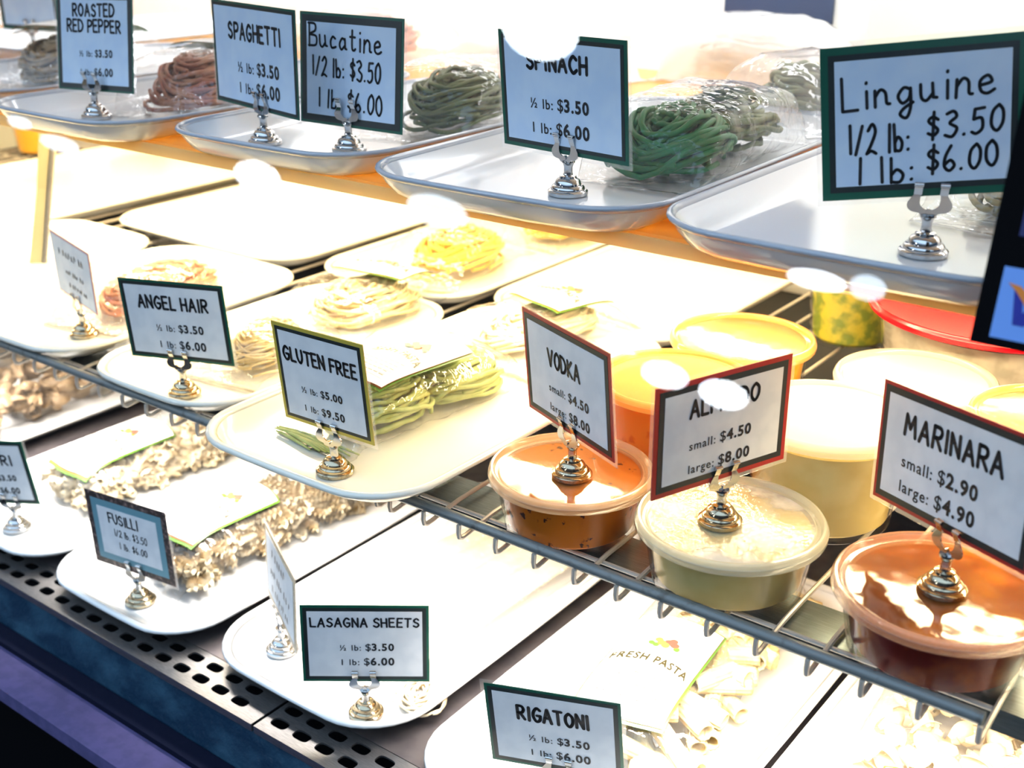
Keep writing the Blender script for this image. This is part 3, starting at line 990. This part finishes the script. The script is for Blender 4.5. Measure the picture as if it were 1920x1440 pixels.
# --- middle shelf
zm = ZG + 0.0074
b = Bag(0.088, 0.185, 0.046, crinkle=0.0030, pinch=5, seed=11)
p = package((-0.303, 0.098, zm), -7, 'clear labelled bag of green gluten free pasta beside the yellow-edged card', b)
nest(b, p, M_P_GF, 48, 0.0020, 11, cy=-0.040, ly=0.105, hz=1.0, wx=0.9)
nest(b, p, M_P_GF, 48, 0.0020, 31, cy=0.044, ly=0.105, hz=1.0, wx=0.9)
b.label(p, -0.034, 0.034, -0.062, 0.036)
b = Bag(0.092, 0.16, 0.036, crinkle=0.0026, pinch=5, seed=12)
p = package((-0.318, 0.290, zm), -14, 'washed-out bag of pale pasta with a white label behind the gluten free bag', b)
nest(b, p, M_P_PALE, 50, 0.0020, 12, ly=0.15)
b.label(p, -0.036, 0.036, -0.01, 0.06)
zm = ZM + 0.0074
b = Bag(0.085, 0.12, 0.038, crinkle=0.0026, pinch=4, seed=13)
p = package((-0.500, 0.122, zm), 8, 'clear bag of yellow angel hair pasta behind the ANGEL HAIR card', b)
nest(b, p, M_P_EGG, 70, 0.0011, 13, ly=0.11, hz=1.0)
b = Bag(0.12, 0.15, 0.04, crinkle=0.003, pinch=4, seed=14)
p = package((-0.520, 0.268, zm), 6, 'blurred labelled bag of pale yellow pasta behind the angel hair bag', b)
nest(b, p, M_P_EGG, 50, 0.0016, 14, ly=0.14)
b.label(p, -0.045, 0.045, 0.0, 0.06)
b = Bag(0.105, 0.16, 0.05, crinkle=0.003, pinch=4, seed=15)
p = package((-0.545, 0.448, zm), 8, 'blurred bag of bright yellow pasta farther back on the middle shelf', b)
nest(b, p, M_P_YEL, 50, 0.0022, 15, ly=0.15, hz=1.0)
b = Bag(0.10, 0.105, 0.055, crinkle=0.003, pinch=4, seed=16)
p = package((-0.530, 0.622, zm), -6, 'blurred bag of orange-yellow pasta at the back of the middle shelf', b)
nest(b, p, M_P_YEL, 50, 0.0022, 16, ly=0.10, hz=1.0)
b = Bag(0.11, 0.20, 0.04, crinkle=0.003, pinch=4, seed=17)
p = package((-0.722, 0.170, zm), 12, 'blurred bag of pinkish orange pasta behind the pink-edged card', b)
nest(b, p, M_P_RED, 50, 0.0019, 17, ly=0.18)
# --- deck
zb = ZB + 0.0074
b = Bag(0.090, 0.27, 0.052, crinkle=0.0022, pinch=7, seed=21)
p = package((-0.742, 0.165, zb), -2, 'labelled bag of flower-shaped pasta on the deck', b)
pieces(b, p, flower_mesh(M_P_PALE), 'flower_piece', 98, 0.0080, 21, fill=190, scale=1.1)
b.label(p, -0.036, 0.036, -0.118, -0.006)
b = Bag(0.088, 0.24, 0.052, crinkle=0.0022, pinch=7, seed=22)
p = package((-0.537, 0.122, zb), -4, 'labelled bag of fusilli behind the handwritten FUSILLI card', b)
pieces(b, p, spiral_mesh(M_P_PALE), 'fusilli_twist', 98, 0.0066, 22, fill=190, scale=1.15)
b.label(p, -0.034, 0.034, -0.100, 0.002)
b = Bag(0.104, 0.30, 0.050, crinkle=0.0022, pinch=7, seed=23)
p = package((-0.083, 0.182, zb), 6, 'labelled bag of ridged rigatoni tubes on the deck', b)
pieces(b, p, rigatoni_mesh(M_P_EGG), 'rigatoni_tube', 70, 0.0080, 23, 0.02, fill=30)
b.label(p, -0.044, 0.030, -0.128, -0.008)
b = Bag(0.13, 0.24, 0.05, crinkle=0.0026, pinch=5, seed=24)
p = package((0.130, 0.178, zb), 4, 'bag of pale shell pasta under the marinara end of the rack', b)
pieces(b, p, shell_mesh(M_P_PALE), 'shell_piece', 90, 0.008, 24, fill=80)
b.label(p, -0.034, 0.036, -0.114, -0.066)
b = Bag(0.13, 0.22, 0.05, crinkle=0.0034, pinch=4, seed=25)
p = package((-1.022, 0.155, zb), 6, 'clear bag of brown-tinted pasta at the far end of the deck', b)
pieces(b, p, shell_mesh(M_P_BROWN), 'shell_piece', 70, 0.008, 25, fill=60)
# lasagna sheets: a wide flat bag of stacked sheets
b = Bag(0.150, 0.30, 0.022, n=5, crinkle=0.0014, pinch=10, seed=26)
p = package((-0.318, 0.172, zb), -2, 'wide flat bag of long pale lasagna sheets', b, M_FILMW)
for i in range(4):
    rnd = random.Random(60 + i)
    mb = MB()
    n = 16
    xo = (-0.051 + 0.034 * i)
    top, bot = [], []
    for j in range(n + 1):
        y = -0.135 + 0.27 * j / n
        for (s, lst) in ((1, top), (0, bot)):
            lst.append([(xo + k * 0.0155 / 2, y, 0.0050 + 0.0042 * i * 0.6 + 0.0025 * sin(3 * y * 20 + i) * 0.4 + (0.0016 if s else 0) + 0.0006 * abs(k) * sin(60 * y)) for k in (-2, -1, 0, 1, 2)])
    rings = [t + bb[::-1] for t, bb in zip(top, bot)]
    mb.loft(rings, cap0=True, cap1=True)
    mb.build('lasagna_sheet', M_P_PALE, p, 'all')
b2 = Bag(0.05, 0.05, 0.016, n=2.4, crinkle=0.001, pinch=3, seed=27)
r2 = thing('pasta_nest', (-0.238, 0.024, zb), 30, 'small coil of pasta behind the corner of the LASAGNA SHEETS card', 'pasta')
nest(b2, r2, M_P_PALE, 22, 0.0012, 27, name='strands')
zm = ZG + 0.0074
# loose strand leaves in front of the gluten free card
mb = MB()
rnd = random.Random(4)
for i in range(14):
    x0, y0 = -0.350 + rnd.uniform(-.012, .012), 0.004 + rnd.uniform(-.006, .008)
    dx, dy = rnd.uniform(.03, .07), rnd.uniform(-.006, .006)
    mb.tube([(x0 + dx * t, y0 + dy * t - 0.004 * t, zm + 0.0018 + 0.004 * t * (1 - t) + 0.0006 * (i % 4)) for t in (0, .25, .5, .75, 1)], [0.0006, 0.0012, 0.0014, 0.0012, 0.0007], 6)
o = mb.build('pasta_strands', M_P_GF, None, 'all')
tag(o, 'stray ends of green pasta lying behind the GLUTEN FREE card', 'pasta', kind='stuff')

# ---------------------------------------------------------------- sauce containers


def container(loc, rl, h, label, sauce, rim, panel, rt=None, rb=None, fill=0.9, solid_lid=None):
    """deli cup: clear cup, sauce inside, lid with a raised rim and a recessed panel"""
    rt = rt or rl * 0.91
    rb = rb or rl * 0.80
    root = thing('sauce_container', loc, 0, label, 'container', 'plastic deli containers on the rack')
    MB().lathe([(0, 0.0012), (rb - 0.004, 0.0008), (rb - 0.002, 0), (rb, 0.0016), (rt - 0.0006, h - 0.008), (rt, h - 0.006), (rt, h - 0.003), (rt - 0.0012, h - 0.003), (rt - 0.0018, h - 0.009), (rb - 0.0016, 0.003), (0, 0.0026)], 64).build('cup', M_CUP, root, True)
    rs = lambda z: rb + (rt - rb) * z / h - 0.0022
    hf = h * fill
    MB().lathe([(0, 0.0030), (rs(0) - 0.003, 0.0032), (rs(0), 0.006), (rs(hf), hf), (rs(hf) - 0.002, hf + 0.0004), (0, hf + 0.0004)], 64).build('sauce', sauce, root, True)
    lid = MB().lathe([(rl - 0.0022, h - 0.0068), (rl - 0.0006, h - 0.0068), (rl, h - 0.0058), (rl, h - 0.0030), (rl - 0.0006, h - 0.0024), (rl - 0.0008, h - 0.0004), (rl - 0.0020, h + 0.0008), (rl - 0.0034, h + 0.0008),
                      (rl - 0.0042, h), (rl - 0.0048, h - 0.0026), (rl - 0.0066, h - 0.0030), (rl - 0.0074, h - 0.0020), (rl - 0.0084, h - 0.0022), (rl - 0.0072, h - 0.0036), (rl - 0.0046, h - 0.0034), (rl - 0.0028, h - 0.0010), (rl - 0.0024, h - 0.004)], 72).build('lid', rim, root, True)
    MB().lathe([(0, h - 0.0024), (rl - 0.0080, h - 0.0024), (rl - 0.0080, h - 0.0029), (0, h - 0.0029)], 64).build('lid_panel', panel, lid, True)
    return root


def lid_mat(name, tint, haze):
    return clear_mat(name, haze=haze, haze_col=tint, rough=0.12, ior=1.45)


S_VODKA = pmat('vodka_sauce', (0.46, 0.12, 0.007), 0.35, col2=(0.05, 0.015, 0.008), scale=140, thr=(0.63, 0.67), spec=0.03)
S_ALF = pmat('alfredo_sauce', (0.66, 0.51, 0.20), 0.4, col2=(0.60, 0.44, 0.15), scale=40, spec=0.03)
S_MAR = pmat('marinara_sauce', (0.10, 0.006, 0.002), 0.35, col2=(0.30, 0.06, 0.006), scale=36, thr=(0.48, 0.74), spec=0.03)
S_ORANGE = pmat('orange_sauce', (0.70, 0.16, 0.02), 0.35, col2=(0.55, 0.09, 0.01), scale=90, thr=(0.6, 0.7), spec=0.03)
S_YEL = pmat('yellow_orange_sauce', (0.84, 0.40, 0.03), 0.4)
S_PESTO = pmat('green_yellow_sauce', (0.55, 0.46, 0.04), 0.4, col2=(0.20, 0.25, 0.03), scale=60, thr=(0.45, 0.6))
S_GREY = pmat('pale_brown_filling', (0.42, 0.36, 0.28), 0.5, col2=(0.30, 0.26, 0.2), scale=60)
L_VODKA = lid_mat('peach_lid', (0.90, 0.62, 0.36), 0.40)
L_CREAM = lid_mat('cream_lid', (0.88, 0.84, 0.66), 0.45)
L_ROSE = lid_mat('rose_lid', (0.85, 0.45, 0.26), 0.36)
L_RED = pmat('red_plastic', (0.80, 0.002, 0.012), 0.25, coat=0.4, transl=0.3)
L_ORANGE = lid_mat('orange_lid', (0.90, 0.50, 0.14), 0.55)
P_CLEAR = clear_mat('clear_lid_panel', haze=0.012, rough=0.06, ior=1.45, bump=(16, 0.30, 0.004, 2.0), boost=1.2)
P_DEW = clear_mat('dewy_lid_panel', haze=0.10, rough=0.12, ior=1.45, bump=(260, 0.6, 0.002, 2.0), blotch=(26, 0.45, 0.62, 0.62), boost=1.2)
P_STEAM = clear_mat('smeared_lid_panel', haze=0.10, haze_col=(1.0, 0.42, 0.06), rough=0.08, ior=1.45, bump=(13, 0.55, 0.006, 3.0), blotch=(22, 0.48, 0.66, 0.42), boost=1.3)
P_MILK = clear_mat('milky_lid_panel', haze=0.40, rough=0.14, ior=1.45, bump=(30, 0.3, 0.003, 2.0))

ZC = -0.0057
container((-0.1138, 0.0455, ZC), 0.0565, 0.0437, 'low round container of speckled orange sauce under the VODKA card', S_VODKA, L_VODKA, P_CLEAR, fill=0.90)
container((0.0045, 0.0478, ZC), 0.0595, 0.0437, 'low round container of cream sauce under the ALFREDO card', S_ALF, L_CREAM, P_DEW, fill=0.90)
container((0.1355, 0.0500, ZC), 0.0610, 0.0437, 'low round container of dark red sauce under the MARINARA card', S_MAR, L_ROSE, P_STEAM, fill=0.90)
container((-0.101, 0.1585, ZC), 0.0585, 0.0760, 'tall container of orange-red sauce behind the VODKA container', S_ORANGE, L_ORANGE, clear_mat('orange_lid_panel', haze=0.35, haze_col=(1.0, 0.62, 0.22), rough=0.12), fill=0.88)
container((-0.108, 0.279, ZC), 0.0585, 0.0710, 'tall container with a bright orange-yellow lid, next to the bare rack wires', S_YEL, L_ORANGE, P_CLEAR, fill=0.9)
container((0.0145, 0.1655, ZC), 0.0600, 0.0760, 'tall container of cream sauce directly behind the ALFREDO card', S_ALF, L_CREAM, P_MILK, fill=0.84)
container((0.030, 0.290, ZC), 0.0600, 0.0660, 'pale-lidded tall container second behind the ALFREDO card', S_ALF, L_CREAM, P_MILK, fill=0.88)
container((0.142, 0.252, ZC), 0.0600, 0.0760, 'orange-lidded container behind the MARINARA card', S_ORANGE, L_ORANGE, P_CLEAR, fill=0.9)
container((0.042, 0.442, ZC), 0.1040, 0.0860, 'wide container with a bright red lid beneath the Linguine tray', S_GREY, L_RED, L_RED, fill=0.86)
container((-0.108, 0.512, ZC), 0.0460, 0.0660, 'small container of mottled yellow-green sauce in front of the bare rack wires', S_PESTO, clear_mat('clear_lid_rim_small', haze=0.2, rough=0.1), P_CLEAR, fill=0.9)
container((-1.545, 0.560, ZC), 0.050, 0.0660, 'blurred bright yellow tub at the far end of the middle shelf', S_YEL, L_ORANGE, P_MILK)
container((-1.480, 0.690, ZC), 0.050, 0.0660, 'blurred amber tub behind the beige tray at the far end', S_YEL, L_ORANGE, P_MILK)

# ---------------------------------------------------------------- wire racks
wire_mesh = {}


def wire_rack(x0, x1, first, pitch, label):
    root = thing('wire_rack', ((x0 + x1) / 2, 0, 0), 0, label, 'rack', 'wire racks of the middle shelf')
    cx = (x0 + x1) / 2
    MB().tube([(x0 - cx, -0.004, 0.0010), (x1 - cx, -0.004, 0.0010)], 0.0039, 14).build('front_rail', M_RAIL, root, True)
    mb = MB()
    for y in (0.024, 0.27, 0.52, 0.71):
        mb.tube([(x0 - cx, y, -0.0110), (x1 - cx, y, -0.0110)], 0.0016, 8)
    mb.build('cross_bar', M_WIRE, root, True)
    x = first
    while x < x1 + 1e-4:
        if 'w' not in wire_mesh:
            pts = [(0, 0.715, -0.0077), (0, 0.30, -0.0077), (0, 0.055, -0.0077), (0, 0.030, -0.0086), (0, 0.010, -0.0108), (0, 0.001, -0.0122), (0, -0.0045, -0.0126), (0, -0.0076, -0.0112), (0, -0.0084, -0.0075), (0, -0.0078, -0.0015)]
            wire_mesh['w'] = MB().tube(pts, 0.0017, 8).build('wire', M_WIRE, root, True).data
            o = root.children[-1]
        else:
            o = bpy.data.objects.new('wire', wire_mesh['w'])
            COL.objects.link(o)
            o.parent = root
        o.location = (x - cx, 0, 0)
        x += pitch
    return root


wire_rack(-0.231, 0.180, -0.2325, 0.0317, 'grey wire rack carrying the sauce containers')
wire_rack(-1.60, -0.240, -1.5988, 0.0330, 'grey wire rack carrying the trays of the middle shelf')
wire_rack(0.212, 0.62, 0.212, 0.0317, 'grey wire rack beyond the marinara container')

# lamp housings of the middle and upper level
root = thing('strip_lamp', (-0.45, 0.047, -0.0146), 0, 'brushed steel strip lamp running under the front of the wire rack', 'lamp')
MB().box((0, 0, 0), (2.7, 0.038, 0.004)).box((0, -0.018, -0.007), (2.7, 0.002, 0.011)).box((0, 0.018, -0.007), (2.7, 0.002, 0.011)).build('lamp_housing', M_HOUS, root)
MB().tube([(-1.33, 0, -0.0072), (1.33, 0, -0.0072)], 0.0045, 10).build('lamp_tube', emit_mat('neutral_tube_glow', (1.0, 0.94, 0.86), 6), root, True)
root = thing('strip_lamp', (-0.45, 0.235, 0.185), 0, 'warm strip lamp running under the top shelf', 'lamp')
MB().box((0, 0, 0), (2.7, 0.05, 0.006)).box((0, -0.024, -0.006), (2.7, 0.002, 0.008)).box((0, 0.024, -0.006), (2.7, 0.002, 0.008)).build('lamp_housing', M_WHITE, root)
MB().tube([(-1.33, 0, -0.0085), (1.33, 0, -0.0085)], 0.005, 10).build('lamp_tube', emit_mat('warm_tube_glow', (1.0, 0.82, 0.48), 8), root, True)
o = MB().box((0, 0, 0), (2.7, 0.14, 0.02)).build('strip_lamp', M_WHITE, None, M=Matrix.Translation((-0.40, 0.60, 0.603)))  # unseen box added for the canopy light
tag(o, 'long white lamp box added under the canopy, out of view', 'lamp')

# upper shelf
root = thing('display_shelf', (-0.45, 0.379, 0.1985), 0, 'amber-lit top shelf with a thin pale front edge', 'shelf')
MB().box((0, 0, 0), (2.7, 0.632, 0.0085)).build('shelf_board', M_SLAB, root)
MB().box((0, -0.3245, 0.0), (2.7, 0.0025, 0.0090)).build('front_lip', M_EDGE, root)
MB().tube([(-1.33, -0.306, -0.0070), (1.33, -0.306, -0.0070)], 0.0020, 8).build('added_edge_tube', emit_mat('added_edge_glow', (1.0, 0.86, 0.55), 8), root, True)  # tube added behind the lip so that the lip glows
# slanted bracket between the levels
root = thing('shelf_bracket', (-0.95, 0.17, 0), 0, 'pale slanted bracket between middle and top shelf at the far end', 'bracket')
MB().tube([(0, 0.0, -0.01), (-0.01, 0.03, 0.08), (-0.015, 0.06, 0.19)], [0.012, 0.010, 0.014], 4).build('upright', pmat('olive_grey_post', (0.34, 0.31, 0.18), 0.4), root)
MB().tube([(0.012, 0.0, -0.01), (0.0, 0.03, 0.08), (-0.004, 0.06, 0.19)], 0.003, 6).build('upright_edge', M_STEEL, root)

# dark sheet added below the back of the rack as shade
o = MB().box((0, 0, 0), (2.7, 0.36, 0.004)).build('shade_sheet', M_DARKSHEET, None, M=Matrix.Translation((-0.45, 0.575, -0.046)))
tag(o, 'dark sheet added as shade between the bare rack wires', 'cover')


# ---------------------------------------------------------------- deck with slotted air grille, curb, ledge
def grille(xa, xb, label):
    pitch, rows = 0.0245, ((-0.0575, 0.0025), (-0.0405, 0.0))
    ya, yb = -0.0705, -0.030
    root = thing('air_grille', (xa, 0, -0.2050), 0, label, 'grille', 'slotted steel grilles along the deck')
    mb = MB()
    n = int((xb - xa) / pitch)
    NP = 24
    ym = (rows[0][0] + rows[1][0]) / 2
    for ri, (yc, sh) in enumerate(rows):
        y0, y1 = (ya, ym) if ri == 0 else (ym, yb)
        for k in range(n):
            cx = (k + 0.5) * pitch
            xl, xr = k * pitch, (k + 1) * pitch
            outer, inner, low = [], [], []
            for q in range(NP):
                a = 2 * pi * (q + 0.5) / NP
                c, s = cos(a), sin(a)
                sx, sy = 0.0082, 0.0050
                e = 0.62
                inner.append((cx + sh + sx * math.copysign(abs(c) ** e, c), yc + sy * math.copysign(abs(s) ** e, s), 0))
                m = max(abs(c) / (pitch / 2), abs(s) / ((y1 - y0) / 2))
                outer.append((min(max(cx + c / m, xl), xr), (y0 + y1) / 2 + s / m, 0))
            for lst in (outer, inner):
                pass
            low = [(x, y, -0.0016) for x, y, z in inner]
            # square the cell corners
            for q in range(NP):
                x, y, z = outer[q]
                if abs(abs(x - cx) - pitch / 2) < pitch * 0.16 and abs(abs(y - (y0 + y1) / 2) - (y1 - y0) / 2) < (y1 - y0) * 0.16:
                    outer[q] = (xl if x < cx else xr, y0 if y < (y0 + y1) / 2 else y1, 0)
            mb.loft([outer, inner, low])
    end = n * pitch
    mb.box(((end + xb - xa) / 2, (ya + yb) / 2, -0.0004), (max(xb - xa - end, 0.001), yb - ya, 0.0008))
    mb.build('slotted_plate', M_STEEL, root)
    MB().box(((xb - xa) / 2, ya - 0.0006, -0.0035), (xb - xa, 0.0014, 0.007)).build('front_lip', M_STEEL, root)
    return root


grille(-1.60, -0.3315, 'slotted steel air grille in front of the fusilli tray')
grille(-0.3285, 0.62, 'slotted steel air grille in front of the lasagna and rigatoni trays')
o = MB().box((0, 0, 0), (2.3, 0.74, 0.004)).build('floor', M_STEELD, None, M=Matrix.Translation((-0.45, 0.3405, -0.2068)))
struct(o, 'dark steel deck of the display case', 'deck')

root = thing('case_base', (-0.45, 0, 0), 0, 'dark blue front base of the display case below the grille', 'case base')
MB().add([(-1.4, -0.0705, -0.2125), (1.4, -0.0705, -0.2125), (1.4, -0.083, -0.2445), (-1.4, -0.083, -0.2445), (-1.4, -0.0665, -0.2125), (1.4, -0.0665, -0.2125), (1.4, -0.0665, -0.30), (-1.4, -0.0665, -0.30), (-1.4, -0.083, -0.30), (1.4, -0.083, -0.30)],
         [(0, 1, 2, 3), (0, 4, 5, 1), (2, 9, 8, 3), (4, 7, 6, 5), (7, 8, 9, 6)]).build('curb', M_CURB, root)
MB().box((0, -0.0925, -0.2470), (2.8, 0.017, 0.006)).build('gasket', M_GASKET, root)
MB().box((0, -0.1195, -0.2560), (2.8, 0.036, 0.014)).build('ledge', M_LEDGE, root)
MB().box((0, -0.098, -0.34), (2.8, 0.02, 0.15)).build('kick_panel', M_BLACK, root)
MB().box((0, -0.008, -0.228), (2.8, 0.114, 0.002)).build('plenum', M_BLACK, root)

# ---------------------------------------------------------------- enclosure
o = MB().box((0, 0, 0), (3.2, 0.02, 1.0)).build('wall_back', M_WHITE, None, M=Matrix.Translation((-0.45, 0.735, 0.15)))
struct(o, 'bright white back wall of the display case', 'wall')
o = MB().box((0, 0, 0), (0.02, 0.80, 1.0)).build('added_end_panel', M_CREAMWALL, None, M=Matrix.Translation((-1.90, 0.34, 0.15)))  # added so that cool light enters mainly from the front
struct(o, 'cream end panel added to keep side light out of the case', 'wall')
o = MB().box((0, 0, 0), (3.2, 0.85, 0.02)).build('added_canopy', M_WHITE, None, M=Matrix.Translation((-0.45, 0.32, 0.630)))  # out of view, added to hold back the world light from above
struct(o, 'unseen white canopy added to block shop light from above', 'added_canopy')
o = MB().box((0, 0, 0), (9, 9, 0.02)).build('floor', M_BLACK, None, M=Matrix.Translation((0, -2.0, -1.0)))
struct(o, 'dark shop floor', 'floor')

# behind the top shelf: packages of the back row, a carton, the dark gap of the rear door
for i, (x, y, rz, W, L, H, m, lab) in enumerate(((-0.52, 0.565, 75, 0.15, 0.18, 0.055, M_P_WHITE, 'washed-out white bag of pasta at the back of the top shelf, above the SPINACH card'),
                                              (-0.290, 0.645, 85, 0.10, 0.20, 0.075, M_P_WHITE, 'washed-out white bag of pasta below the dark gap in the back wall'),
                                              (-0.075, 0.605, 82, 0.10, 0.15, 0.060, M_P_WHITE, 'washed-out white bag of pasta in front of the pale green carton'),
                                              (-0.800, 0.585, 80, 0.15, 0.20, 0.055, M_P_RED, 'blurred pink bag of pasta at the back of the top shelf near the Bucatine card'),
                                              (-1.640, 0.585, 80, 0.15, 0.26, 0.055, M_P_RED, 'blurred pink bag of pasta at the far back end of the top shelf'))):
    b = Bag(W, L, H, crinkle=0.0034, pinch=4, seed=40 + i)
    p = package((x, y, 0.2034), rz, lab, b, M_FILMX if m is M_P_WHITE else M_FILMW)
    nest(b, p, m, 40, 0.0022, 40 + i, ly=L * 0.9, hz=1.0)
o = MB().box((0, 0, 0), (0.16, 0.04, 0.20)).build('carton', pmat('pale_green_card', (0.76, 0.80, 0.64), 0.5), None, M=Matrix.Translation((-0.105, 0.690, 0.3030)))
tag(o, 'pale green carton against the back wall above the Linguine card', 'box')
o = MB().box((0, 0, 0), (0.130, 0.004, 0.34)).build('door_1', pmat('dark_blue_gap', (0.03, 0.045, 0.10), 0.5), None, M=Matrix.Translation((-0.310, 0.7228, 0.434)))
struct(o, 'dark blue gap of the rear sliding door', 'door')

# ---------------------------------------------------------------- glass pane, payment sticker and shop lamps mirrored in the glass
PN = Vector((0, -0.9736, 0.228))
PO = Vector((0, -0.125, -0.25))
PU = Vector((0, 0.228, 0.9736))


def pane_pt(x, s, off=0.0):
    return PO + Vector((x, 0, 0)) + PU * s + PN * off


mb = MB()
mb.add([pane_pt(-1.9, 0, -0.002), pane_pt(1.0, 0, -0.002), pane_pt(1.0, 0.85, -0.002), pane_pt(-1.9, 0.85, -0.002)], [(0, 1, 2, 3)])
o = mb.build('window_1', clear_mat('front_glass', haze=0.0, rough=0.0, ior=1.5, boost=1.1), None)
struct(o, 'slanted clear front glass of the display case', 'window')

root = thing('payment_sticker', (0.148, -0.0205, 0.2066), 0, 'black card-payment sticker on the front glass with a blue and orange logo', 'sticker')
root.rotation_euler = (-math.atan2(0.228, 0.9736), 0, 0)
MB().box((0.045, 0, 0.075), (0.09, 0.0006, 0.15)).build('backing', M_BLACK, root)
MB().box((0.0470, -0.0004, 0.0200), (0.078, 0.0004, 0.032)).build('light_panel', pmat('sticker_blue', (0.16, 0.34, 0.80), 0.4), root)
MB().box((0.0510, -0.0004, 0.0660), (0.080, 0.0004, 0.032)).build('navy_panel', pmat('sticker_navy', (0.006, 0.012, 0.10), 0.4), root)
mb = MB()
for pts in ([(0.0165, 0.0110), (0.0215, 0.0110), (0.0320, 0.0285), (0.0265, 0.0285)], [(0.0165, 0.0110), (0.0142, 0.0268), (0.0178, 0.0268), (0.0200, 0.0150)]):
    mb.poly(pts, -0.0008, -0.0006)
mb.build('blue_letter', pmat('logo_blue', (0.01, 0.02, 0.30), 0.4), root)
MB().poly([(0.0112, 0.0292), (0.0165, 0.0284), (0.0205, 0.0255), (0.0222, 0.0175), (0.0190, 0.0215), (0.0155, 0.0255)], -0.0011, -0.0009).build('orange_wing', pmat('logo_orange', (0.75, 0.22, 0.02), 0.4), root)

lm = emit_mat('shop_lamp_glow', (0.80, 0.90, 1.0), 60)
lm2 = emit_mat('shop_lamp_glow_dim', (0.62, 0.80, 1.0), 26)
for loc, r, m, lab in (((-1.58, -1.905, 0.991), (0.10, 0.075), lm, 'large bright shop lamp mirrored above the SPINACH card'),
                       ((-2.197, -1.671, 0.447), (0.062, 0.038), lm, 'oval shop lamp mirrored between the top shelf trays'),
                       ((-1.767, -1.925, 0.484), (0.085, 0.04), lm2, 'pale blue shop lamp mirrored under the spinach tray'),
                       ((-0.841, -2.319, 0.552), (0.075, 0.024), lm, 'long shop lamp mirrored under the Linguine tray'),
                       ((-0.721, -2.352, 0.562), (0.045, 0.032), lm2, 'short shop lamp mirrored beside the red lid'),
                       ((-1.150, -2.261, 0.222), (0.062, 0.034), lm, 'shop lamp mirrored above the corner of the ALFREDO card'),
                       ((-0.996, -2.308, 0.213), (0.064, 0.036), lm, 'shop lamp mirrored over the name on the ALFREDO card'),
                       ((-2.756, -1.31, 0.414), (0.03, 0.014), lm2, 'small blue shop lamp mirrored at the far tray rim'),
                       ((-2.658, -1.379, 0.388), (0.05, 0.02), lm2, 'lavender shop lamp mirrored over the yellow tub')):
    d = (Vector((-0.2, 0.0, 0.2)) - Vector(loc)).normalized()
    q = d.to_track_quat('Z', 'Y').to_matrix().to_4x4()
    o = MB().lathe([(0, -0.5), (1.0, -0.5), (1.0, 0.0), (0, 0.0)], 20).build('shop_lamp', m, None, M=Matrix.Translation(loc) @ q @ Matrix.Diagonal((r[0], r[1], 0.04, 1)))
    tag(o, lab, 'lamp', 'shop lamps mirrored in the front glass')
